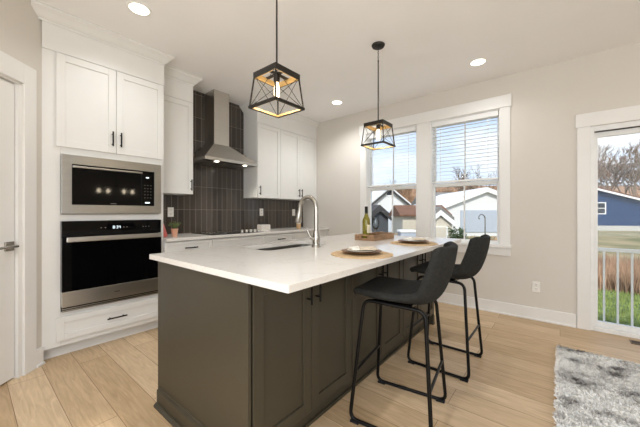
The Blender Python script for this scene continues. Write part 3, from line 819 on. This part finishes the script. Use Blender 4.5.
for j in range(18): mb.b.faces.new([V[0][j], V[0][j+1], V[1][j+1], V[1][j]])
mb.build('label', 'label_paper', t, auto=True)
o = MB().lathe([(0, 0), (.034, 0), (.033, .002), (.006, .006), (.004, .012), (.004, .075), (.012, .083), (.030, .105), (.038, .135), (.036, .17), (.031, .205), (.030, .205), (.035, .17), (.037, .135), (.029, .107), (.011, .086), (0, .083)], n=28).build('wine_glass', 'drink_glass', auto=True)
o.location = (2.615, 1.425, .926); tag(o, 'clear stemmed wine glass on the wooden tray beside the bottle', 'glass')

# ------------------------------------------------------------------ bar stools
def make_stool(label, loc, rz):
    t = thing('bar_stool', label, 'bar stool', loc, rz, None)       # local +Y is the front
    # profile points (y, z, halfwidth, wing rise/forward)
    prof = [(.203, .700, .150, 0), (.217, .716, .175, 0), (.205, .730, .190, 0), (.15, .725, .2, .004), (.08, .714, .205, .012), (.0, .701, .208, .026), (-.08, .691, .210, .046), (-.14, .691, .211, .064),
            (-.19, .706, .212, .076), (-.222, .742, .211, .082), (-.243, .79, .210, .080), (-.26, .84, .208, .078), (-.273, .89, .206, .074), (-.282, .935, .204, .070), (-.287, .968, .200, .068), (-.29, .990, .190, .064), (-.291, 1.002, .160, .05)]
    nu = 14; G_ = []
    for i, (y, z, hw, wr) in enumerate(prof):
        a = prof[max(i-1, 0)]; b_ = prof[min(i+1, len(prof)-1)]
        tg = Vector((0, b_[0]-a[0], b_[1]-a[1])).normalized(); nm = Vector((0, -tg.z, tg.y))      # up/forward side of the shell
        if nm.z < 0 or (i > 10 and nm.y < 0): nm = -nm
        if i < 3: nm = Vector((0, .35, .95))
        row = []
        for j in range(nu+1):
            q = -1+2*j/nu; lift = wr*(abs(q)**2.6)
            row.append(Vector((hw*(q*(1-.03*abs(q)**3*(wr*10))), y, z))+nm*lift)
        G_.append(row)
    mb = MB(); V = [[mb.b.verts.new(p) for p in r_] for r_ in G_]
    for i in range(len(V)-1):
        for j in range(nu): mb.b.faces.new([V[i][j], V[i][j+1], V[i+1][j+1], V[i+1][j]])
    me_o = mb.build('seat_shell', 'fabric_charcoal', t, smooth=True)
    so = me_o.modifiers.new('solid', 'SOLIDIFY'); so.thickness = .042; so.offset = 0
    su = me_o.modifiers.new('sub', 'SUBSURF'); su.levels = 2; su.render_levels = 2
    # under-seat plate
    MB().box(-.12, .12, -.10, .13, .655, .672).build('seat_plate', 'black_metal', t)
    for s_ in (-1, 1):
        xt, xf = s_*.15, s_*.222
        loop = [(xt, .165, .676), (xf, .222, .012), (xf, -.222, .012), (xt, -.175, .664)]
        MB().tube(smooth_path(loop, .05, 7, closed=True), .0105, 10, closed=True).build('leg_frame', 'black_metal', t, auto=True)
        for yy in (.19, -.19): MB().box(xf-.016, xf+.016, yy-.026, yy+.026, 0, .013).build('foot_pad', 'rubber', t, bevel=.003)
    def at(z): f_ = (z-.012)/(.658-.012); return .222+(.15-.222)*f_, .222+(.165-.222)*f_, -.222+(-.175+.222)*f_
    a, yf, yb_ = at(.27)
    MB().tube([(-a, yf, .27), (a, yf, .27)], .009, 10).build('footrest', 'black_metal', t)
    a, yf, yb_ = at(.27)
    MB().tube([(-a, yb_, .27), (a, yb_, .27)], .008, 10).build('rear_stretcher', 'dark_bronze', t)
    MB().tube([(-.15, .0, .664), (.15, 0, .664)], .009, 8).build('seat_brace', 'black_metal', t)
    return t
make_stool('charcoal fabric bar stool nearest the camera, black sled legs', (1.645, .735, 0), math.radians(8))
make_stool('charcoal fabric bar stool farther along the island, nearer the windows', (2.45, .71, 0), math.radians(0))

# ------------------------------------------------------------------ pendants
def pendant(label, x, y):
    zb = 1.806
    t = thing('pendant_light', label, 'pendant light', (x, y, zb))
    zt = .216; a, b_ = .0995, .1205
    mb = MB(); mb.lathe([(0, H-zb-.025), (.03, H-zb-.025), (.055, H-zb-.02), (.062, H-zb-.008), (.062, H-zb-.001), (0, H-zb-.001)], n=28); mb.build('ceiling_canopy', 'dark_bronze', t, auto=True)
    mb = MB(); z = H-zb-.025
    k = 0
    while z > H-zb-.16:                # chain links
        d = Vector((1, 0, 0)) if k % 2 else Vector((0, 1, 0))
        mb.tube([Vector((0, 0, z-.012))+d*.006*math.cos(q)+Vector((0, 0, .012*math.sin(q))) for q in [2*PI*i/12 for i in range(12)]], .0018, 6, closed=True); z -= .0195; k += 1
    mb.build('chain', 'dark_bronze', t)
    MB().tube([(0, 0, z+.01), (0, 0, zt-.01)], .0055, 10).build('rod', 'dark_bronze', t)
    # top frame (channel, open underneath)
    def sq(h, z0, z1, th): 
        mb = MB()
        mb.box(-h, h, -h, -h+th, z0, z1); mb.box(-h, h, h-th, h, z0, z1); mb.box(-h, -h+th, -h+th, h-th, z0, z1); mb.box(h-th, h, -h+th, h-th, z0, z1)
        return mb
    sq(a, zt-.034, zt, .006).build('top_frame', 'dark_bronze', t)
    mb = sq(a-.0062, zt-.033, zt-.002, .006); mb.build('top_liner', 'gold_wood', t)
    mb = MB(); mb.box(-.011, .011, -a+.006, a-.006, zt-.006, zt); mb.box(-a+.006, a-.006, -.011, .011, zt-.006, zt); mb.build('cross_bar', 'dark_bronze', t)
    sq(b_, 0, .014, .014).build('bottom_frame', 'dark_bronze', t)
    mb = sq(b_-.0142, .001, .013, .004); mb.build('bottom_liner', 'gold_wood', t)
    for sx in (-1, 1):
        for sy in (-1, 1):
            p, q = Vector((sx*(b_-.007), sy*(b_-.007), .012)), Vector((sx*(a-.005), sy*(a-.005), zt-.02))
            MB().tube([p, q], .0052, 6).build('corner_post', 'dark_bronze', t)
    for k in range(4):
        M = Matrix.Rotation(k*PI/2, 3, 'Z'); mb = MB()
        A, B = M @ Vector((-b_+.012, -b_+.007, .012)), M @ Vector((b_-.012, -b_+.007, .012)); C_, D_ = M @ Vector((a-.01, -a+.007, zt-.024)), M @ Vector((-a+.01, -a+.007, zt-.024))
        mb.tube([A, C_], .0018, 5); mb.tube([B, D_], .0018, 5); mb.build('cross_wires', 'dark_bronze', t)
    MB().lathe([(0, zt-.055), (.015, zt-.055), (.019, zt-.045), (.019, zt-.01), (0, zt-.01)], n=16).build('socket', 'dark_bronze', t, auto=True)
    MB().lathe([(0, zt-.158), (.008, zt-.155), (.014, zt-.145), (.0165, zt-.13), (.0165, zt-.085), (.013, zt-.066), (.012, zt-.055), (0, zt-.055)], n=18).build('bulb', 'bulb_glow', t, smooth=True)
    d = bpy.data.lights.new('pendant_bulb', 'POINT'); d.energy = 1.6; d.shadow_soft_size = .02; d.color = (1, .84, .62)
    l = bpy.data.objects.new('pendant_bulb', d); COL.objects.link(l); l.location = (x, y, zb+.03)
    return t
pendant('open cage pendant light nearer the camera, over the sink end of the island', 1.205, 1.328)
pendant('open cage pendant light farther away, hanging in front of the left window', 2.495, 1.333)

# ------------------------------------------------------------------ recessed lights
def can(label, x, y, power):
    t = thing('recessed_light', label, 'ceiling light', (x, y, H))
    mb = MB(); R = [[(r_*math.cos(2*PI*k/32), r_*math.sin(2*PI*k/32), z) for k in range(32)] for r_, z in ((.085, 0), (.084, -.004), (.074, -.006), (.068, -.003), (.068, 0))]
    mb.rings(R, closed=True); mb.build('trim_ring', 'can_trim', t, auto=True)
    MB().lathe([(0, -.003), (.068, -.003), (.068, -.0005), (0, -.0005)], n=32).build('lens', 'can_glow', t)
    d = bpy.data.lights.new('can_lamp', 'SPOT'); d.energy = power; d.spot_size = math.radians(150); d.spot_blend = .8; d.shadow_soft_size = .065; d.color = (.95, .975, 1)
    l = bpy.data.objects.new('can_lamp', d); COL.objects.link(l); l.location = (x, y, H-.012)
    return t
can('round recessed ceiling light just in front of the tall oven cabinet', .87, 2.54, CAN_POWER*.37)
can('round recessed ceiling light right of both pendants, in front of the right window', 3.45, .67, CAN_POWER*.34)
can('round recessed ceiling light between the two pendants, near the wall corner', 3.42, 2.49, CAN_POWER)
for x, y in ((.02, .67), (.87, -1.25), (3.45, -1.25), (.87, -3.2), (3.45, -3.2)):
    can('round recessed ceiling light over the living area, out of the picture', x, y, CAN_POWER*(1.55 if y > 0 else .12))['group'] = 'recessed lights of the living area'
# four-bulb bar light over the dining area: the microwave door mirrors it
t = thing('bar_chandelier', 'four-bulb bar chandelier mirrored in the microwave door', 'chandelier', (2.45, -2.5, 1.72))
MB().box(-.42, .42, -.012, .012, .10, .13).build('bar', 'dark_bronze', t)
MB().tube([(0, 0, .12), (0, 0, H-1.722)], .007, 8).build('rod', 'dark_bronze', t)
for x in (-.36, -.17, .17, .36):
    MB().tube([(x, 0, .1), (x, 0, .05)], .016, 12).build('socket', 'dark_bronze', t)
    MB().lathe([(0, -.05), (.02, -.045), (.033, -.02), (.03, .01), (.015, .04), (.014, .05), (0, .05)], (x, 0, 0), 16).build('bulb', 'chandelier_glow', t, smooth=True)

# ------------------------------------------------------------------ rug and floor register
random.seed(11)
t = thing('shag_rug', 'shaggy cream and grey mottled rug on the oak floor', 'rug', (2.185, -.815, 0))
mb = MB(); rx, ry = 1.08, .83
mb.box(-rx, rx, -ry, ry, 0, .012); mb.build('backing', 'shag', t)
import numpy as np
rng = np.random.default_rng(3)
n = 130000
px = rng.uniform(-rx, rx, n); py = rng.uniform(-ry, ry, n)
ang = rng.uniform(0, 2*PI, n); le = rng.uniform(.010, .026, n); hh_ = rng.uniform(.010, .026, n); wd = rng.uniform(.0012, .0024, n)
dx, dy = np.cos(ang), np.sin(ang)
A = np.stack([px-dy*wd, py+dx*wd, np.full(n, .011)], 1); B = np.stack([px+dy*wd, py-dx*wd, np.full(n, .011)], 1)
Cc = np.stack([px+dx*le*.6+dy*wd*.8, py+dy*le*.6-dx*wd*.8, .011+hh_], 1); Dd = np.stack([px+dx*le, py+dy*le, .011+hh_*.75], 1)
co = np.stack([A, B, Cc, Dd], 1).reshape(-1, 3)
me = bpy.data.meshes.new('pile'); me.vertices.add(4*n); me.vertices.foreach_set('co', co.ravel())
me.loops.add(4*n); me.loops.foreach_set('vertex_index', np.arange(4*n)); me.polygons.add(n)
me.polygons.foreach_set('loop_start', np.arange(n)*4); me.polygons.foreach_set('loop_total', np.full(n, 4)); me.update(calc_edges=True); me.materials.append(MATS['shag'])
o = bpy.data.objects.new('pile', me); COL.objects.link(o); o.parent = t; o['kind'] = 'stuff'

t = thing('floor_register', 'brown slotted floor vent beside the patio door', 'vent', (3.86, -.635, 0))
mb = MB(); mb.box(-.05, .05, -.14, .14, 0, .002); mb.build('recess', 'register_dark', t)
mb = MB(); mb.box(-.05, -.04, -.14, .14, .001, .005); mb.box(.04, .05, -.14, .14, .001, .005); mb.box(-.04, .04, -.14, -.128, .001, .005); mb.box(-.04, .04, .128, .14, .001, .005)
k = -.12
while k < .125: mb.box(-.04, .04, k-.0025, k+.0025, .001, .005); k += .0125
mb.build('grille', 'register_metal', t)

# ================================================================== OUTDOORS
GZ = -.6
struct(MB().box(XW+.14, 160, -90, 110, GZ-.3, GZ).build('ground', 'lawn_ground'), 'lawn and field outside the house')
F = Vector((.773, .634, 0)); Rr = Vector((.634, -.773, 0))
def gabled(name, label, c, rz, w_, dpt, eave, ridge, wall, roof, over=.25, gable_front=True, extras=None, base=0, trim='trim_out'):
    """local +X across the gable front, front faces local -Y; ridge along Y"""
    t = thing(name, label, 'building', (c[0], c[1], GZ), rz)
    h = w_/2
    mb = MB(); mb.prism([(-h, base), (h, base), (h, eave), (0, ridge), (-h, eave)], 'y', 0, dpt); mb.build('walls', wall, t)
    sl = (ridge-eave)/h; th = .16
    for s_ in (-1, 1):
        xo = s_*(h+over); zo = eave-sl*over
        mb = MB(); mb.prism([(0, ridge+.02), (xo, zo+.02), (xo, zo+.02+th), (0, ridge+.02+th)], 'y', -over, dpt+over); mb.build('roof_slope', roof, t)
        mb = MB(); mb.prism([(0, ridge-.18), (xo, zo-.18), (xo, zo+.03), (0, ridge+.03)], 'y', -over-.04, -over); mb.build('rake_board', trim, t)
    if base: MB().box(-h+.02, h-.02, .02, dpt-.02, 0, base).build('foundation', 'concrete', t)
    if extras: extras(t, h)
    return t
def win(t, x, z, w_, h_, y=-.03, m='window_dark'):
    mb = MB(); f = .09
    mb.box(x-w_/2-f, x-w_/2, y, .02, z-f, z+h_+f); mb.box(x+w_/2, x+w_/2+f, y, .02, z-f, z+h_+f); mb.box(x-w_/2, x+w_/2, y, .02, z+h_, z+h_+f); mb.box(x-w_/2, x+w_/2, y, .02, z-f, z); mb.box(x-w_/2, x+w_/2, y+.01, .02, z+h_/2-.03, z+h_/2+.03)
    fr = mb.build('window', 'trim_out', t)
    MB().box(x-w_/2, x+w_/2, y+.02, .01, z, z+h_).build('pane', m, fr)

def at(px, py, d):      # a point in the world from bearing, height and distance measured off the eye
    p = F*d+Rr*(px*d)
    return p
def bearing(a): return Vector((F.x+Rr.x*a, F.y+Rr.y*a, 0))

FACE = math.radians(39.37-90)      # fronts turned to the house
# white gabled house seen in the left window
def ex(t, h):
    win(t, 0.0, 3.2, .5, .8)
    mb = MB(); mb.box(-h+.3, h-.3, -.04, 0, .2, 1.9); 
    mb.build('garage_door', 'garage_door', t)
c = bearing(.238)*24
gabled('white_house', 'white gabled house behind the brown-roofed shed', c, FACE+math.radians(4), 3.2, 8, 2.45, 3.75, 'siding_white', 'roof_pale', extras=ex, over=.15, trim='roof_dark')
# slate house low left
c = bearing(.20)*17
gabled('gray_shed', 'dark slate-sided shed with low roof, left of the white gabled house', c, FACE+math.radians(30), 1.5, 3.0, 1.55, 2.05, 'siding_slate', 'roof_dark', over=.12, trim='roof_dark')
# beige shed with brown roof
def ex(t, h):
    mb = MB(); mb.box(-.55, .55, -.03, 0, .1, 1.1); mb.build('shed_door', 'siding_white', t)
c = bearing(.322)*14
t = thing('beige_shed', 'beige shed with a brown shingle roof seen in the left window', 'building', (c.x, c.y, GZ), FACE)
MB().box(-.55, 1.6, 0, 2, 0, 1.72).build('walls', 'siding_beige', t)
MB().prism([(-.15, 1.68), (1.0, 2.16), (2.15, 1.68), (2.15, 1.60), (-.15, 1.60)], 'x', -.72, 1.75).build('roof', 'roof_brown', t)
MB().box(.2, .9, -.03, 0, .05, 1.0).build('shed_door', 'siding_white', t)
# pale bin before the shed
c = bearing(.303)*12
t = thing('storage_bin', 'pale bluish white storage bin in front of the beige shed', 'storage bin', (c.x, c.y, GZ), FACE)
MB().box(-.32, .32, 0, .5, 0, .95).build('body', 'car_paint', t, bevel=.03)
MB().box(-.35, .35, -.03, .53, .95, 1.05).build('lid', 'trim_out', t, bevel=.02)

# right window: big white house with pale blue garage wall
def ex(t, h):
    MB().box(-1.9, 1.2, -.05, 0, .3, 1.95).build('garage_door', 'siding_pale_blue', t)
c = bearing(.567)*22
gabled('white_garage_house', 'large white house with a pale blue garage door behind the dry shrubs', c, FACE-math.radians(2), 6.4, 9, 2.25, 3.5, 'siding_white', 'roof_pale', extras=ex, over=.2)
# long grey roof behind
c = bearing(.44)*30
t = thing('ranch_house', 'long low house with grey roof behind the white one', 'building', (c.x, c.y, GZ), FACE)
MB().box(-1.9, 2.4, 0, 6, 0, 2.4).build('walls', 'siding_white', t)
MB().prism([(-.5, 2.4), (3, 4.05), (6.5, 2.4), (6.5, 2.25), (-.5, 2.25)], 'x', -2.1, 2.6).build('roof', 'roof_gray', t)
# beige small shed with gable front
def ex(t, h):
    mb = MB(); mb.box(-.30, .30, -.05, 0, .05, 1.2); mb.build('shed_door', 'trim_out', t)
    MB().box(-.24, .24, -.06, -.04, .1, 1.18).build('door_panel', 'siding_beige', t)
c = bearing(.410)*12
gabled('garden_shed', 'small beige gabled garden shed at the left edge of the right window', c, FACE, 1.0, 1.2, 1.45, 1.85, 'siding_beige', 'roof_gray', extras=ex, over=.06)
# blue house in the patio door
def ex(t, h):
    win(t, -h+1.25, 1.9, .85, 1.15)
    win(t, 1.2, 1.9, .85, 1.15)
c = bearing(1.12)*28
t = thing('blue_house', 'blue-sided house with white trimmed roof seen through the patio door', 'building', (c.x, c.y, GZ), FACE-math.radians(12))
HB = 7.0
MB().prism([(-HB, .55), (HB, .55), (HB, 2.2), (0, 2.2+0), (-HB, 3.7)], 'y', 0, 8).build('walls', 'siding_blue', t) if False else None
MB().prism([(-8.5, .5), (6, .5), (6, .9), (-8.5, 5.3)], 'y', 0, 8).build('walls', 'siding_blue', t)
MB().box(-8.45, 5.95, .02, 7.9, 0, .52).build('foundation', 'concrete', t)
mb = MB(); mb.prism([(-8.8, 5.45), (6.3, .87), (6.3, 1.09), (-8.8, 5.67)], 'y', -.35, 8.3); mb.build('roof', 'roof_brown', t)
mb = MB(); mb.prism([(-8.8, 5.33), (6.3, .75), (6.3, .93), (-8.8, 5.51)], 'y', -.42, -.35); mb.build('rake_board', 'trim_out', t)
win(t, -3.9, 1.7, .85, 1.0)

# ---- pole with a curved hook
c = bearing(.564)*10
t = thing('shepherd_hook', 'thin metal hooked garden pole in front of the pale blue garage door', 'garden pole', (c.x, c.y, GZ))
mb = MB(); mb.tube(smooth_path([(0, 0, 0), (0, 0, 1.65), (-.12, .1, 1.74), (-.2, .16, 1.62), (-.18, .14, 1.55)], .08), .02, 6); mb.build('pole', 'nickel', t)

# ---- plants outside
def shrub(name, label, c, h_, r_, m, n_, seed, leaf=.05, upright=.9, group=None):
    rg = random.Random(seed)
    t = thing(name, label, 'shrub', (c.x, c.y, GZ), 0, group)
    mb = MB(); mc = MB()
    for k in range(n_):
        a = rg.uniform(0, 2*PI); q = rg.random()**.5*r_*.45
        p0 = Vector((q*math.cos(a), q*math.sin(a), 0)); L_ = h_*rg.uniform(.55, 1)
        p1 = p0+Vector((math.cos(a)*r_*rg.uniform(.1, .9)*(1-upright*.3), math.sin(a)*r_*rg.uniform(.1, .9)*(1-upright*.3), L_))
        mc.tube([p0, p0.lerp(p1, .5)+Vector((0, 0, .03)), p1], [.008, .005, .002], 3)
        for _ in range(5):
            c_ = p0.lerp(p1, rg.uniform(.3, 1)); d = Vector((rg.uniform(-1, 1), rg.uniform(-1, 1), rg.uniform(-.2, 1))).normalized(); e = d.orthogonal().normalized()*leaf*.3
            mb.quad(c_, c_+d*leaf*.6+e, c_+d*leaf*1.3, c_+d*leaf*.6-e)
    mc.build('stems', 'bark' if m != 'evergreen' else m, t); mb.build('foliage', m, t)
    return t
shrub('evergreen_shrub', 'small upright dark green shrub between garden shed and garage door', bearing(.468)*9.5, 1.35, .30, 'evergreen', 170, 1, .09, 1)
shrub('small_shrub', 'low brown shrub beside the garden shed in the right window', bearing(.43)*9.5, .8, .30, 'dry_grass_red', 90, 2, .06)
for i, (b_, d_, h_, s_) in enumerate(((.50, 10, 1.0, 3), (.535, 9, .95, 4), (.575, 8.8, 1.05, 5), (.61, 9, 1.1, 6))):
    shrub('dry_shrub', 'reddish brown dry shrub in the row outside the right window', bearing(b_)*d_, h_, .45, 'dry_grass', 130, s_, .06, .8, 'dry shrubs outside the right window')
for i, (b_, d_, h_, s_) in enumerate(((.165, 12, 1.0, 13), (.205, 12, 1.0, 14), (.235, 12.5, .95, 15))):
    shrub('winter_shrub', 'brown winter shrub outside the left window behind the tray', bearing(b_)*d_, h_, .5, 'dry_grass', 120, s_, .07, .8, 'winter shrubs outside the left window')

def blades(name, label, x0, x1, y0, y1, n_, h0, h1, m, wid, seed):
    rg = np.random.default_rng(seed)
    x = rg.uniform(x0, x1, n_); y_ = rg.uniform(y0, y1, n_); a = rg.uniform(0, 2*PI, n_); h_ = rg.uniform(h0, h1, n_); le = rg.uniform(.02, .3, n_)*h_; b2 = rg.uniform(0, 2*PI, n_)
    wx, wy = np.cos(a)*wid, np.sin(a)*wid
    A = np.stack([x-wx, y_-wy, np.full(n_, GZ)], 1); B = np.stack([x+wx, y_+wy, np.full(n_, GZ)], 1); C_ = np.stack([x+np.cos(b2)*le, y_+np.sin(b2)*le, GZ+h_], 1)
    co = np.stack([A, B, C_], 1).reshape(-1, 3)
    me = bpy.data.meshes.new(name); me.vertices.add(3*n_); me.vertices.foreach_set('co', co.ravel()); me.loops.add(3*n_); me.loops.foreach_set('vertex_index', np.arange(3*n_)); me.polygons.add(n_)
    me.polygons.foreach_set('loop_start', np.arange(n_)*3); me.polygons.foreach_set('loop_total', np.full(n_, 3)); me.update(calc_edges=True); me.materials.append(MATS[m])
    o = bpy.data.objects.new(name, me); COL.objects.link(o); tag(o, label, 'grass', kind='stuff'); return o
blades('dry_brush', 'band of reddish brown dry brush beyond the lawn outside the patio door', 9.2, 12.5, -7, 2.0, 26000, .15, .68, 'dry_grass_red', .012, 1)
blades('dry_field_grass', 'tan dry grass strip in the yard behind the windows', 9.0, 13, 2.0, 11, 14000, .2, .6, 'dry_grass', .02, 2)
blades('lawn_grass', 'short green lawn grass outside the patio door', 4.4, 9.4, -5, 2.5, 30000, .03, .08, 'lawn_blade', .008, 4)

# ---- bare trees
def tree_mesh(seed, h_, mname, spread=1.0, depth=6, twig=.02):
    rg = random.Random(seed); mb = MB()
    def grow(p, d, L_, r_, lv):
        n = 3; q = p.copy(); pts = [p.copy()]; dd = d.copy()
        for i in range(n):
            dd = (dd+Vector((rg.uniform(-.16, .16), rg.uniform(-.16, .16), rg.uniform(-.05, .14)))).normalized()
            q = q+dd*L_/n; pts.append(q.copy())
        mb.tube(pts, [r_, r_*.88, r_*.78, r_*.66], 5 if lv < 2 else 3)
        if lv >= depth: return
        k = rg.choice((2, 3, 3)) if lv < depth-1 else 3
        for i in range(k):
            a = rg.uniform(0, 2*PI); o_ = dd.orthogonal().normalized(); o_.rotate(Matrix.Rotation(a, 3, dd))
            nd = (dd+o_*rg.uniform(.35, .8)*spread).normalized()
            st = pts[rg.choice((2, 3, 3))] if i else pts[3]
            grow(st, nd, L_*rg.uniform(.62, .84), max(r_*.62, twig), lv+1)
    grow(Vector((0, 0, 0)), Vector((0, 0, 1)), h_*.27, h_*.016, 0)
    return mb.mesh('bare_tree', mname)
TALL = [tree_mesh(31, 10, 'bark', .8, 5, .018), tree_mesh(32, 10, 'bark', .7, 5, .018)]
TM = [tree_mesh(21, 10, 'bark', 1.0, 6, .022), tree_mesh(22, 10, 'bark_pale', .9, 6, .022), tree_mesh(23, 10, 'bark', .8, 6, .024), tree_mesh(24, 10, 'woods_brown', 1.1, 6, .03)]
def tree(k, c, s_, rz, label, group):
    o = bpy.data.objects.new('bare_tree', TM[k]); COL.objects.link(o); o.location = (c.x, c.y, GZ); o.scale = (s_, s_, s_); o.rotation_euler = (0, 0, rz)
    tag(o, label, 'tree', group)
rg = random.Random(8)
# woods behind the houses in both windows
for row, (d_, s0) in enumerate(((62, .82), (72, 1.0))):
    a = .06
    while a < .70:
        tree(rg.choice((0, 1, 3, 3)), bearing(a)*d_, s0*rg.uniform(.85, 1.12), rg.uniform(0, 6.28), 'bare brown tree in the woods behind the white houses', 'woods behind the houses')
        a += rg.uniform(.035, .05)
for row, (d_, s0) in enumerate(((44, 1.15), (54, 1.45))):
    a = .88
    while a < 1.28:
        tree(rg.choice((0, 1, 1, 3)), bearing(a)*d_, s0*rg.uniform(.85, 1.1), rg.uniform(0, 6.28), 'bare winter tree behind the blue house', 'trees behind the blue house')
        a += rg.uniform(.035, .055)
TM += TALL
tree(4, bearing(.470)*30, .85, .5, 'tall bare tree showing dark through the right blind, left one', 'x'); 
tree(5, bearing(.545)*34, .85, 2.1, 'tall bare tree showing dark through the right blind, right one', 'x')
for o in COL.objects:
    if o.get('group') == 'x': del o['group']
struct(MB().prism([(0, 0), (0, 2.5), (6, 8.2), (12, 10.2), (18, 0)], 'x', -90, 90).build('ground_hill', 'woods_brown'), 'brown wooded rise on the horizon')
hl = bpy.data.objects['ground_hill']; c = F*80+Rr*50; hl.location = (c.x, c.y, GZ); hl.rotation_euler = (0, 0, FACE)
